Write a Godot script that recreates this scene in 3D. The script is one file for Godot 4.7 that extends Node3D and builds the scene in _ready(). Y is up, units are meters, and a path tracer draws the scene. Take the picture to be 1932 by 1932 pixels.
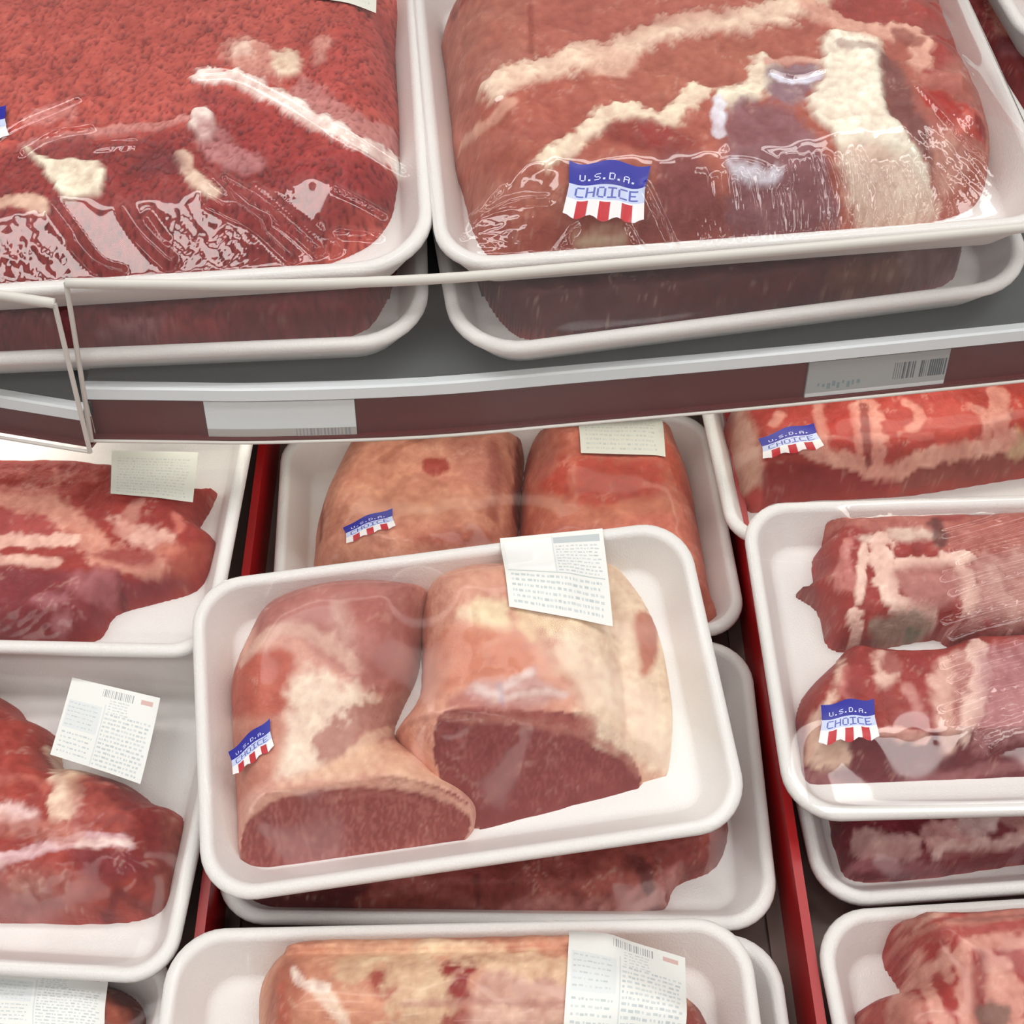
extends Node3D
# A refrigerated meat counter: foam trays of wrapped meat on a lower deck and on a shelf above it.
# Heights and outlines of the meat are in millimetres, in each tray's own axes (x across, y towards the shopper).

var names := {}
var mats := {}
var lumps := FastNoiseLite.new()
var grain := FastNoiseLite.new()
var speck := FastNoiseLite.new()
var veins := FastNoiseLite.new()
# the piece of meat being shaped: a grid of heights and colours
var gw := 0
var gd := 0
var gs := 1.2
var gx := 0.0
var gy := 0.0
var gh := PackedFloat32Array()
var gc := PackedColorArray()
var gall := PackedFloat32Array()
# the film over the tray
var fw := 0
var fd := 0
var fs := 2.0
var ff := PackedFloat32Array()
var tw := 0.0
var td := 0.0
var tr := 0.0
const FLOOR := 4.5
const RIM := 24.4


func _ready() -> void:
	set_up_view()
	set_up_room()
	set_up_lamps()
	set_up_case()
	set_up_packages()
	set_up_tags()


func numbered(called: String) -> String:
	names[called] = names.get(called, -1) + 1
	return called if names[called] == 0 else "%s_%03d" % [called, names[called]]


func thing(called: String, label: String, category: String, group := "") -> Node3D:
	var o := Node3D.new()
	o.name = numbered(called)
	add_child(o)
	tag(o, label, category, group)
	return o


func tag(o: Node3D, label: String, category: String, group := "") -> void:
	o.set_meta("label", label)
	o.set_meta("category", category)
	if group:
		o.set_meta("group", group)


func part(parent: Node, called: String, mesh: Mesh, m: Material) -> MeshInstance3D:
	var o := MeshInstance3D.new()
	o.name = called if parent != self else numbered(called)
	o.mesh = mesh
	o.material_override = m
	parent.add_child(o, true)
	return o


func struct(called: String, mesh: Mesh, m: Material) -> MeshInstance3D:
	var o := part(self, called, mesh, m)
	o.set_meta("kind", "structure")
	return o


func mat(called: String, hex: String, rough := 0.6, metal := 0.0) -> StandardMaterial3D:
	if not mats.has(called):
		var m := StandardMaterial3D.new()
		m.resource_name = called
		m.albedo_color = Color(hex)
		m.roughness = rough
		m.metallic = metal
		mats[called] = m
	return mats[called]


func clear(called: String, hex: String, alpha: float, rough: float) -> StandardMaterial3D:
	var m := mat(called, hex, rough)
	m.albedo_color.a = alpha
	m.transparency = BaseMaterial3D.TRANSPARENCY_ALPHA
	m.cull_mode = BaseMaterial3D.CULL_DISABLED
	return m


func noise_map(frequency: float, strength: float, size := 256) -> NoiseTexture2D:
	var n := FastNoiseLite.new()
	n.seed = 7
	n.frequency = frequency
	n.fractal_octaves = 4
	var t := NoiseTexture2D.new()
	t.width = size
	t.height = size
	t.seamless = true
	t.noise = n
	t.as_normal_map = strength > 0.0
	t.bump_strength = strength
	return t


# ---------- meshes ----------

func sheet(p: PackedVector3Array, nu: int, nv: int, colors := PackedColorArray(), uv := PackedVector2Array(), closed_u := false) -> ArrayMesh:
	# a grid of nu x nv points, smooth shaded; clockwise faces seen from the side that (du x dv) points away from
	var normals := PackedVector3Array()
	normals.resize(p.size())
	for j in nv:
		var j0 := maxi(j - 1, 0)
		var j1 := mini(j + 1, nv - 1)
		for i in nu:
			var i0 := maxi(i - 1, 0)
			var i1 := mini(i + 1, nu - 1)
			if closed_u:
				i0 = (nu - 2) if i == 0 else i - 1
				i1 = 1 if i == nu - 1 else i + 1
			var n := (p[j1 * nu + i] - p[j0 * nu + i]).cross(p[j * nu + i1] - p[j * nu + i0])
			normals[j * nu + i] = n.normalized() if n.length_squared() > 1e-20 else Vector3.UP
	var idx := PackedInt32Array()
	for j in nv - 1:
		for i in nu - 1:
			var a := j * nu + i
			idx.append_array([a, a + 1, a + nu, a + 1, a + nu + 1, a + nu])
	return arrays(p, normals, idx, colors, uv)


func arrays(p: PackedVector3Array, n: PackedVector3Array, idx: PackedInt32Array, colors := PackedColorArray(), uv := PackedVector2Array()) -> ArrayMesh:
	var a := []
	a.resize(Mesh.ARRAY_MAX)
	a[Mesh.ARRAY_VERTEX] = p
	a[Mesh.ARRAY_NORMAL] = n
	a[Mesh.ARRAY_INDEX] = idx
	if colors.size():
		a[Mesh.ARRAY_COLOR] = colors
	if uv.size():
		a[Mesh.ARRAY_TEX_UV] = uv
	var m := ArrayMesh.new()
	m.add_surface_from_arrays(Mesh.PRIMITIVE_TRIANGLES, a)
	return m


func loft(path: PackedVector3Array, profile: PackedVector2Array, up := Vector3.UP) -> ArrayMesh:
	# a closed profile (x outwards, y up) swept along a level path, ends capped, edges hard
	var st := SurfaceTool.new()
	st.begin(Mesh.PRIMITIVE_TRIANGLES)
	st.set_smooth_group(-1)
	var rings := []
	for i in path.size():
		var t := (path[mini(i + 1, path.size() - 1)] - path[maxi(i - 1, 0)]).normalized()
		var out := t.cross(up).normalized()  # path runs left to right, out is towards the shopper
		out = -out if out.z < 0.0 else out
		var ring := PackedVector3Array()
		for q in profile:
			ring.append(path[i] + out * q.x + up * q.y)
		rings.append(ring)
	var n := profile.size()
	for i in path.size() - 1:
		for k in n:
			var a: Vector3 = rings[i][k]
			var b: Vector3 = rings[i][(k + 1) % n]
			var c: Vector3 = rings[i + 1][(k + 1) % n]
			var d: Vector3 = rings[i + 1][k]
			for v in [a, b, c, a, c, d]:
				st.add_vertex(v)
	var flat := Geometry2D.triangulate_polygon(profile)
	for k in range(0, flat.size(), 3):
		for e in [0, path.size() - 1]:
			var order := [0, 1, 2] if e else [0, 2, 1]
			for o in order:
				st.add_vertex(rings[e][flat[k + o]])
	st.generate_normals()
	return st.commit()


func slab(size: Vector3, bevel := 0.002) -> ArrayMesh:
	# a box with chamfered edges, centred
	var h := size / 2.0
	var q := PackedVector2Array()
	for s in [[1, 1], [1, -1], [-1, -1], [-1, 1]]:
		var a := Vector2(s[0] * (h.z - bevel), s[1] * h.y)
		var b := Vector2(s[0] * h.z, s[1] * (h.y - bevel))
		if s[0] * s[1] > 0:
			q.append(a)
			q.append(b)
		else:
			q.append(b)
			q.append(a)
	return loft(PackedVector3Array([Vector3(-h.x, 0, 0), Vector3(h.x, 0, 0)]), q)


# ---------- trays ----------

func ring(inset: float, y: float, r: float) -> PackedVector3Array:
	var out := PackedVector3Array()
	var hx := tw / 2.0 - inset
	var hz := td / 2.0 - inset
	var rr := maxf(r - inset * 0.7, 3.0)
	for k in 4:
		var c := Vector2((hx - rr) * (1.0 if k in [0, 3] else -1.0), (hz - rr) * (1.0 if k < 2 else -1.0))
		for s in 9:
			var a := PI / 2.0 * (k + s / 8.0)
			var p := c + Vector2(cos(a), sin(a)) * rr
			var bow := 1.6 * (1.0 - inset / 30.0)  # the long sides belly out a little
			p += Vector2(signf(p.x) * bow * (1.0 - pow(p.y / hz, 2.0)), signf(p.y) * bow * (1.0 - pow(p.x / hx, 2.0)))
			out.append(Vector3(p.x, y, p.y) * 0.001)
		if k < 3:
			pass
	out.append(out[0])
	return out


func pack(called: String, label: String, at: Vector3, slope: float, turn: float, w: float, d: float, r: float, roll := 0.0) -> Node3D:
	var o := thing(called, label, "meat package", "wrapped meat packages in the case")
	o.position = at
	o.basis = Basis(Vector3.RIGHT, deg_to_rad(slope)) * Basis(Vector3.BACK, deg_to_rad(roll)) * Basis(Vector3.UP, deg_to_rad(-turn))
	tw = w
	td = d
	tr = r
	var p := PackedVector3Array()
	var rows := [[80.0, 0.0], [16.0, 0.0], [13.5, 1.0], [2.5, 20.5], [1.6, 22.5], [0.2, 23.6], [0.0, 25.4], [0.5, 27.2], [2.0, 28.3], [4.0, 28.5], [5.6, 27.9], [6.8, 26.2], [15.0, 7.5], [17.0, 5.3], [20.5, 4.5], [80.0, 4.5]]
	for row in rows:
		if row[0] > 70.0:
			for q in 37:
				p.append(Vector3(0, row[1] * 0.001, 0))
		else:
			p.append_array(ring(row[0], row[1], r))
	part(o, "foam_tray", sheet(p, 37, rows.size(), PackedColorArray(), PackedVector2Array(), true), mats.foam)
	grid(1.2)
	gall.resize(gw * gd)
	gall.fill(-3.0)
	return o


# ---------- meat ----------

func grid(step: float) -> void:
	gs = step
	gw = int(tw / gs) + 1
	gd = int(td / gs) + 1
	gx = -gs * (gw - 1) / 2.0
	gy = -gs * (gd - 1) / 2.0
	gh.resize(gw * gd)
	gh.fill(-3.0)
	gc.resize(gw * gd)
	gc.fill(Color(0.4, 0.08, 0.07))


func curve(n: Array, closed: bool) -> PackedVector2Array:
	# a smooth line through the points x, y, x, y ...
	var p := PackedVector2Array()
	for k in range(0, n.size(), 2):
		p.append(Vector2(n[k], n[k + 1]))
	var out := PackedVector2Array()
	var c := p.size()
	for k in (c if closed else c - 1):
		var a := p[(k + c - 1) % c] if closed or k > 0 else p[k]
		var d := p[(k + 2) % c] if closed or k + 2 < c else p[(k + 1) % c]
		for s in 4:
			out.append(p[k].cubic_interpolate(p[(k + 1) % c], a, d, s / 4.0))
	if not closed:
		out.append(p[c - 1])
	return out


func edge_distance(p: PackedVector2Array, reach: float, closed: bool, box: Rect2i, step: float, x0: float, y0: float) -> PackedFloat32Array:
	# distance to the line for each cell of the box, at most reach; with closed lines positive inside and negative outside
	var w := box.size.x
	var h := box.size.y
	var out := PackedFloat32Array()
	out.resize(w * h)
	out.fill(reach * reach)
	var n := p.size()
	for k in (n if closed else n - 1):
		var a := p[k]
		var b := p[(k + 1) % n]
		var i0 := clampi(int((minf(a.x, b.x) - reach - x0) / step) - box.position.x, 0, w)
		var i1 := clampi(int((maxf(a.x, b.x) + reach - x0) / step) + 2 - box.position.x, 0, w)
		var j0 := clampi(int((minf(a.y, b.y) - reach - y0) / step) - box.position.y, 0, h)
		var j1 := clampi(int((maxf(a.y, b.y) + reach - y0) / step) + 2 - box.position.y, 0, h)
		var e := b - a
		var l := maxf(e.length_squared(), 1e-6)
		for j in range(j0, j1):
			var qy := y0 + (j + box.position.y) * step - a.y
			for i in range(i0, i1):
				var qx := x0 + (i + box.position.x) * step - a.x
				var t := clampf((qx * e.x + qy * e.y) / l, 0.0, 1.0)
				var dx := qx - e.x * t
				var dy := qy - e.y * t
				var d := dx * dx + dy * dy
				if d < out[j * w + i]:
					out[j * w + i] = d
	if not closed:
		for k in out.size():
			out[k] = sqrt(out[k])
		return out
	for j in h:
		var y := y0 + (j + box.position.y) * step
		var xs := []
		for k in n:
			var a := p[k]
			var b := p[(k + 1) % n]
			if (a.y <= y) != (b.y <= y):
				xs.append(a.x + (y - a.y) / (b.y - a.y) * (b.x - a.x))
		xs.sort()
		var s := 0
		for i in w:
			var x := x0 + (i + box.position.x) * step
			while s < xs.size() and xs[s] < x:
				s += 1
			var d := sqrt(out[j * w + i])
			out[j * w + i] = d if s % 2 else -d
	return out


func box_of(p: PackedVector2Array, margin: float, step: float, x0: float, y0: float, w: int, h: int) -> Rect2i:
	var lo := p[0]
	var hi := p[0]
	for q in p:
		lo = lo.min(q)
		hi = hi.max(q)
	var i0 := clampi(int((lo.x - margin - x0) / step), 0, w - 1)
	var j0 := clampi(int((lo.y - margin - y0) / step), 0, h - 1)
	var i1 := clampi(int((hi.x + margin - x0) / step) + 2, i0 + 1, w)
	var j1 := clampi(int((hi.y + margin - y0) / step) + 2, j0 + 1, h)
	return Rect2i(i0, j0, i1 - i0, j1 - j0)


func tissue(hex: String) -> Color:
	# the real colour of the tissue: muscle is deeper than it looks through shining film, fat is not
	var c := Color(hex).srgb_to_linear()
	var fat := smoothstep(0.25, 0.7, c.g / maxf(c.r, 0.001))
	var k := lerpf(0.86, 1.03, fat)
	return Color(c.r * k, c.g * k * lerpf(0.84, 1.0, fat), c.b * k * lerpf(0.84, 1.0, fat))


func lobe(pts: Array, height: float, round_off: float, hex: String, tilt_x := 0.0, tilt_y := 0.0, cuts := [], cut_hex := "") -> void:
	# a rounded mass over the outline; a cut is x, y, direction x, direction y, steepness: the knife's plane
	var p := curve(pts, true)
	var box := box_of(p, 2.0, gs, gx, gy, gw, gd)
	var d := edge_distance(p, round_off, true, box, gs, gx, gy)
	var col := tissue(hex)
	var cut_col := tissue(cut_hex if cut_hex else hex)
	for j in box.size.y:
		for i in box.size.x:
			var e := d[j * box.size.x + i]
			if e <= 0.0:
				continue
			var x := gx + (i + box.position.x) * gs
			var y := gy + (j + box.position.y) * gs
			var t := 1.0 - e / round_off
			var z := -3.0 + maxf(height + tilt_x * x + tilt_y * y + 3.0, 1.0) * pow(1.0 - t * t, 0.62)
			var c := col
			for q in cuts:
				var limit: float = ((x - q[0]) * q[2] + (y - q[1]) * q[3]) * q[4]
				if limit < z:
					z = maxf(limit, -3.0)
					c = cut_col
			var at := (j + box.position.y) * gw + i + box.position.x
			if z > gh[at]:
				gh[at] = z
				gc[at] = c


func steep(at: int) -> float:
	# how much longer the surface is than its plan here
	if at < gw + 1 or at >= gh.size() - gw - 1:
		return 1.0
	var sx := (gh[at + 1] - gh[at - 1]) / (2.0 * gs)
	var sy := (gh[at + gw] - gh[at - gw]) / (2.0 * gs)
	return pow(1.0 + minf(sx * sx + sy * sy, 8.0), 0.32)


func patch(pts: Array, hex: String, soft := 3.0, amount := 1.0, ragged := 1.5, raise := 0.0) -> void:
	# a patch of another tissue, or of painted film glare, on the surface
	var p := curve(pts, true)
	var reach := soft + ragged + 1.0
	var box := box_of(p, reach, gs, gx, gy, gw, gd)
	var d := edge_distance(p, reach, true, box, gs, gx, gy)
	var col := tissue(hex)
	for j in box.size.y:
		for i in box.size.x:
			var e := d[j * box.size.x + i]
			if e <= -reach:
				continue
			var x := gx + (i + box.position.x) * gs
			var y := gy + (j + box.position.y) * gs
			var at := (j + box.position.y) * gw + i + box.position.x
			var a := clampf((e * steep(at) + ragged * grain.get_noise_3d(x * 1.3, y * 1.3, gh[at] * 1.3) * 1.6) / (soft * 0.7) + 0.5, 0.0, 1.0)
			if a > 0.0:
				gc[at] = gc[at].lerp(col, a * amount)
				if raise != 0.0 and gh[at] > -2.0:
					gh[at] += raise * a


func streak(pts: Array, width: float, hex: String, amount := 1.0, soft := 1.5, raise := 0.0) -> void:
	# a line of fat, gristle, a seam or painted film shine
	var p := curve(pts, false)
	var reach := width * 0.75 + soft + 1.0
	var box := box_of(p, reach, gs, gx, gy, gw, gd)
	var d := edge_distance(p, reach, false, box, gs, gx, gy)
	var col := tissue(hex)
	for j in box.size.y:
		for i in box.size.x:
			var e := d[j * box.size.x + i]
			if e >= reach:
				continue
			var x := gx + (i + box.position.x) * gs
			var y := gy + (j + box.position.y) * gs
			var at := (j + box.position.y) * gw + i + box.position.x
			var half := width * (0.5 + 0.35 * grain.get_noise_3d(x, y, gh[at]))
			var a := clampf((half - e * steep(at)) / (soft * 0.7) + 0.5, 0.0, 1.0)
			if a > 0.0:
				gc[at] = gc[at].lerp(col, a * amount)
				if raise != 0.0 and gh[at] > -2.0:
					gh[at] += raise * a


func fibres(pts: Array, dx: float, dy: float, gap: float, hex: String, amount := 0.3) -> void:
	# fine lines of muscle fibre running along dx, dy inside the outline
	var p := curve(pts, true)
	var box := box_of(p, 1.0, gs, gx, gy, gw, gd)
	var d := edge_distance(p, 4.0, true, box, gs, gx, gy)
	var col := tissue(hex)
	for j in box.size.y:
		for i in box.size.x:
			var e := d[j * box.size.x + i]
			if e <= 0.0:
				continue
			var x := gx + (i + box.position.x) * gs
			var y := gy + (j + box.position.y) * gs
			var across := (-x * dy + y * dx) / gap + 1.2 * grain.get_noise_2d(x, y)
			var along := x * dx + y * dy
			var a := smoothstep(0.1, 0.8, sin(across * TAU) + 0.9 * grain.get_noise_2d(across * 9.0, along * 1.2)) * minf(e / 4.0, 1.0)
			var at := (j + box.position.y) * gw + i + box.position.x
			gc[at] = gc[at].lerp(col, a * amount)


func piece(o: Node3D, called: String, mottle := 0.25, bumps := 0.8, pits := 0.0, marbling := 0.35) -> void:
	# ends the piece of meat: lumps and mottling, then one closed mesh
	for j in gd:
		var y := gy + j * gs
		for i in gw:
			var at := j * gw + i
			if gh[at] <= -2.5:
				continue
			var x := gx + i * gs
			var z := gh[at]
			var n := lumps.get_noise_3d(x, y, z)
			var g := grain.get_noise_3d(x * 1.3, y * 1.3, z * 1.3)
			gh[at] += bumps * (n * 1.6 + g * 0.6) * clampf((gh[at] + 3.0) / 8.0, 0.0, 1.0)
			var v := 1.0 - smoothstep(0.0, 0.07, absf(veins.get_noise_3d(x, y, z)))
			if v > 0.0 and marbling > 0.0:
				var pale := gc[at].lerp(Color(0.72, 0.45, 0.36), 0.75)
				gc[at] = gc[at].lerp(pale, v * marbling * smoothstep(-0.25, 0.35, n))
			var f := 1.0 + mottle * (0.8 * n + 0.9 * g + 0.4 * speck.get_noise_3d(x * 1.8, y * 1.8, z * 1.8))
			var c := gc[at]
			gc[at] = Color(c.r * f, c.g * lerpf(f, f * f, 0.6), c.b * lerpf(f, f * f, 0.6))
			if pits > 0.0:
				# the blades of the tenderiser leave short slits in rows
				var q := absf(speck.get_noise_3d(x * 2.6 + 2.0 * n, y * 1.2, z * 1.2))
				var s := pits * smoothstep(0.22, 0.55, q) * clampf(1.4 - 2.2 * gc[at].g / maxf(gc[at].r, 0.01), 0.08, 1.0)
				gh[at] -= 1.4 * s
				c = gc[at]
				gc[at] = Color(c.r * (1.0 - 0.55 * s), c.g * (1.0 - 0.8 * s), c.b * (1.0 - 0.75 * s))
	var index := PackedInt32Array()
	index.resize(gw * gd)
	index.fill(-1)
	var p := PackedVector3Array()
	var nn := PackedVector3Array()
	var cc := PackedColorArray()
	var idx := PackedInt32Array()
	for j in gd - 1:
		for i in gw - 1:
			var a := j * gw + i
			if gh[a] <= -2.9 and gh[a + 1] <= -2.9 and gh[a + gw] <= -2.9 and gh[a + gw + 1] <= -2.9:
				continue
			for q in [a, a + 1, a + gw, a + gw + 1]:
				if index[q] < 0:
					index[q] = p.size()
					var ii: int = q % gw
					var jj: int = q / gw
					p.append(Vector3(gx + ii * gs, FLOOR + gh[q], gy + jj * gs) * 0.001)
					var sx := (gh[jj * gw + mini(ii + 1, gw - 1)] - gh[jj * gw + maxi(ii - 1, 0)]) / (2.0 * gs)
					var sy := (gh[mini(jj + 1, gd - 1) * gw + ii] - gh[maxi(jj - 1, 0) * gw + ii]) / (2.0 * gs)
					nn.append(Vector3(-sx, 1.0, -sy).normalized())
					cc.append(gc[q])
			idx.append_array([index[a], index[a + 1], index[a + gw], index[a + 1], index[a + gw + 1], index[a + gw]])
	# the flat underside
	var top := p.size()
	for k in top:
		p.append(Vector3(p[k].x, (FLOOR - 3.0) * 0.001, p[k].z))
		nn.append(Vector3.DOWN)
		cc.append(cc[k])
	for k in range(0, idx.size(), 3):
		idx.append_array([idx[k] + top, idx[k + 2] + top, idx[k + 1] + top])
	part(o, called, arrays(p, nn, idx, cc), mats.meat)
	for k in gall.size():
		gall[k] = maxf(gall[k], gh[k])
	grid(gs)


# ---------- film, labels, stickers ----------

func stretch_film(step: float) -> void:
	# film held at the rim and lifted by the meat
	fs = step
	fw = int(tw / fs) + 1
	fd = int(td / fs) + 1
	var k := 2
	var cs := gs * 3.0
	var cw := int(tw / cs) + 1
	var cd := int(td / cs) + 1
	var low := PackedFloat32Array()
	low.resize(cw * cd)
	for j in cd:
		for i in cw:
			var x := -tw / 2.0 + i * cs
			var y := -td / 2.0 + j * cs
			var h := -3.0
			var ci := int((x - gx) / gs)
			var cj := int((y - gy) / gs)
			for b in range(maxi(cj - 1, 0), mini(cj + 2, gd)):
				for a in range(maxi(ci - 1, 0), mini(ci + 2, gw)):
					h = maxf(h, gall[b * gw + a])
			low[j * cw + i] = h + 0.6
	var f := PackedFloat32Array()
	f.resize(cw * cd)
	for q in f.size():
		f[q] = maxf(RIM, low[q])
	for turn in 120:
		for j in range(1, cd - 1):
			for i in range(1, cw - 1):
				var at := j * cw + i
				var x := absf(-tw / 2.0 + i * cs) - (tw / 2.0 - 6.0)
				var y := absf(-td / 2.0 + j * cs) - (td / 2.0 - 6.0)
				if x > 0.0 or y > 0.0:
					f[at] = RIM
				else:
					f[at] = maxf(low[at], (f[at - 1] + f[at + 1] + f[at - cw] + f[at + cw]) * 0.25)
	ff.resize(fw * fd)
	for j in fd:
		for i in fw:
			var u := minf(i * fs / cs, cw - 1.001)
			var v := minf(j * fs / cs, cd - 1.001)
			var a := int(u)
			var b := int(v)
			u -= a
			v -= b
			var h := lerpf(lerpf(f[b * cw + a], f[b * cw + a + 1], u), lerpf(f[b * cw + cw + a], f[b * cw + cw + a + 1], u), v)
			ff[j * fw + i] = h
	for turn in 2:
		var s := ff.duplicate()
		for j in range(1, fd - 1):
			for i in range(1, fw - 1):
				var at := j * fw + i
				ff[at] = maxf(gall_at(-tw / 2.0 + i * fs, -td / 2.0 + j * fs) + 0.5, (s[at] * 4.0 + s[at - 1] + s[at + 1] + s[at - fw] + s[at + fw]) / 8.0)


func gall_at(x: float, y: float) -> float:
	return gall[clampi(int((y - gy) / gs + 0.5), 0, gd - 1) * gw + clampi(int((x - gx) / gs + 0.5), 0, gw - 1)]


func pleat(pts: Array, width: float, height: float) -> void:
	# a fold of the film, a small roof along the line
	var p := curve(pts, false)
	var x0 := -tw / 2.0
	var y0 := -td / 2.0
	var box := box_of(p, width, fs, x0, y0, fw, fd)
	var d := edge_distance(p, width, false, box, fs, x0, y0)
	for j in box.size.y:
		for i in box.size.x:
			var e := d[j * box.size.x + i]
			if e < width:
				ff[(j + box.position.y) * fw + i + box.position.x] += height * (0.5 + 0.5 * cos(PI * e / width))


func crinkle(x: float, y: float, radius: float, height: float, dx: float, dy: float, gap: float) -> void:
	# a gathered area of the film: many fine folds along dx, dy
	for j in fd:
		for i in fw:
			var px := -tw / 2.0 + i * fs
			var py := -td / 2.0 + j * fs
			var e := Vector2(px - x, py - y).length() / radius
			if e < 1.0:
				var across := (-(px - x) * dy + (py - y) * dx) / gap
				var along := ((px - x) * dx + (py - y) * dy) / (gap * 9.0)
				ff[j * fw + i] += height * (1.0 - e * e) * (0.5 + 0.5 * sin(TAU * (across + 0.6 * grain.get_noise_2d(across * 14.0, along * 30.0)))) * (0.6 + 0.6 * grain.get_noise_2d(px * 2.0, py * 2.0))


func film_at(x: float, y: float) -> float:
	var u := clampf((x + tw / 2.0) / fs, 0.0, fw - 1.001)
	var v := clampf((y + td / 2.0) / fs, 0.0, fd - 1.001)
	var a := int(u)
	var b := int(v)
	u -= a
	v -= b
	return lerpf(lerpf(ff[b * fw + a], ff[b * fw + a + 1], u), lerpf(ff[b * fw + fw + a], ff[b * fw + fw + a + 1], u), v)


func cover(o: Node3D, film := "film") -> void:
	# the film as one sheet: over the meat, over the rim and down its outside
	var nu := int(tw / fs) + 1
	var nv := int(td / fs) + 1
	var p := PackedVector3Array()
	for j in nv:
		var v := -1.0 + 2.0 * j / (nv - 1)
		v = signf(v) * (1.0 - pow(1.0 - absf(v), 1.15))
		var y := v * (td / 2.0 - 0.6)
		var e := maxf(absf(y) - (td / 2.0 - tr), 0.0) / tr
		var hx := tw / 2.0 - 0.6 - tr * (1.0 - sqrt(maxf(1.0 - e * e, 0.0)))
		for i in nu:
			var u := -1.0 + 2.0 * i / (nu - 1)
			var x := u * hx
			var bow := Vector2(1.4 * u * (1.0 - v * v), 1.4 * v * (1.0 - u * u))
			p.append(Vector3(x + bow.x, FLOOR + film_at(x, y) - (2.6 if absf(u) == 1.0 or absf(v) > 0.999 else 0.0), y + bow.y) * 0.001)
	part(o, "stretch_film", sheet(p, nu, nv), mats[film])


func lay(o: Node3D, called: String, q: Array, n: int, m: Material, lift: float, flare := 0.0) -> void:
	# a printed piece of paper laid on the film between four corners (x, y pairs: top left, top right, bottom right, bottom left)
	var p := PackedVector3Array()
	var uv := PackedVector2Array()
	for j in n + 1:
		for i in n + 1:
			var u := float(i) / n
			var v := float(j) / n
			var w := u
			var vv := v
			if flare > 0.0:  # a badge: waisted sides, a scalloped foot
				w = 0.5 + (u - 0.5) * (0.93 + 0.14 * absf(v - 0.45))
				vv = v * (1.0 - flare * (0.5 + 0.5 * cos(TAU * (u * 3.0))) * v * v) + 0.05 * sin(u * 9.0) * (1.0 - v)
			var a := Vector2(q[0], q[1]).lerp(Vector2(q[2], q[3]), w)
			var b := Vector2(q[6], q[7]).lerp(Vector2(q[4], q[5]), w)
			var c := a.lerp(b, vv)
			p.append(Vector3(c.x, FLOOR + film_at(c.x, c.y) + lift, c.y) * 0.001)
			uv.append(Vector2(u, v))
	# smooth the sheet, paper does not follow every fold
	for turn in 4:
		var s := p.duplicate()
		for j in range(1, n):
			for i in range(1, n):
				var at := j * (n + 1) + i
				p[at].y = maxf((s[at - 1].y + s[at + 1].y + s[at - n - 1].y + s[at + n + 1].y) / 4.0, s[at].y)
	var base := p.duplicate()
	var mesh := sheet(p, n + 1, n + 1, PackedColorArray(), uv)
	part(o, called, mesh, m)


# ---------- the place ----------

func set_up_view() -> void:
	lumps.seed = 11
	lumps.frequency = 0.045
	lumps.fractal_octaves = 2
	grain.seed = 23
	grain.frequency = 0.11
	grain.fractal_octaves = 3
	speck.seed = 5
	speck.frequency = 0.14
	speck.fractal_octaves = 2
	veins.seed = 41
	veins.frequency = 0.035
	veins.fractal_octaves = 3
	veins.domain_warp_enabled = true
	veins.domain_warp_amplitude = 12.0
	veins.domain_warp_frequency = 0.03
	var cam := Camera3D.new()
	cam.name = "camera"
	cam.position = Vector3(0.0, 1.25, 0.62)
	cam.rotation_degrees = Vector3(-36.0, 0.0, 0.0)
	cam.fov = rad_to_deg(2.0 * atan(966.0 / 2400.0))
	cam.near = 0.02
	cam.current = true
	add_child(cam)
	var e := Environment.new()
	e.background_mode = Environment.BG_COLOR
	e.background_color = Color(0.5, 0.5, 0.5)
	e.tonemap_mode = Environment.TONE_MAPPER_LINEAR
	e.tonemap_exposure = 1.08
	e.sdfgi_enabled = true
	e.ssao_enabled = true
	e.ssil_enabled = true
	var w := WorldEnvironment.new()
	w.name = "environment"
	w.environment = e
	add_child(w)
	# materials
	mat("foam", "e9e6e4", 0.5)
	mats.foam.heightmap_enabled = true
	mats.foam.heightmap_texture = noise_map(0.12, 0.0)
	mats.foam.heightmap_scale = 0.02
	mats.foam.uv1_triplanar = true
	mats.foam.uv1_scale = Vector3.ONE * 24.0
	mat("meat", "ffffff", 0.5)
	mats.meat.vertex_color_use_as_albedo = true
	mats.meat.metallic_specular = 0.35
	mats.meat.normal_enabled = true
	mats.meat.normal_texture = noise_map(0.03, 6.0)
	mats.meat.normal_scale = 0.5
	mats.meat.uv1_triplanar = true
	mats.meat.uv1_scale = Vector3.ONE * 22.0
	clear("film", "ffffff", 0.015, 0.08).metallic_specular = 0.22
	clear("film_gathered", "ffffff", 0.02, 0.04).metallic_specular = 0.5
	clear("film_ribs", "ffffff", 0.02, 0.04).metallic_specular = 0.43
	clear("clear_plastic", "ffffff", 0.03, 0.06).metallic_specular = 0.13
	mat("plastic_edge", "d9d4ce", 0.35)
	mat("red_plastic", "a81218", 0.35)
	mat("red_insert", "5c1416", 0.4)
	mat("white_trim", "e4eaee", 0.35)
	mat("dark_gap", "2c3234", 0.6)
	mat("steel", "565b5d", 0.45, 0.3)
	mat("deck_paint", "75625c", 0.6)
	mat("case_liner", "b9b6b0", 0.6)
	mat("case_panel", "6c1a1c", 0.5)
	for m in ["label_plain", "label_boxed", "label_full"]:
		mat(m, "ffffff", 0.55).albedo_texture = label_print(m)
	mat("badge", "ffffff", 0.4).albedo_texture = badge_print()
	mat("tag_print", "ffffff", 0.5).albedo_texture = tag_print(false)
	mat("tag_print_bars", "ffffff", 0.5).albedo_texture = tag_print(true)


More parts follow.
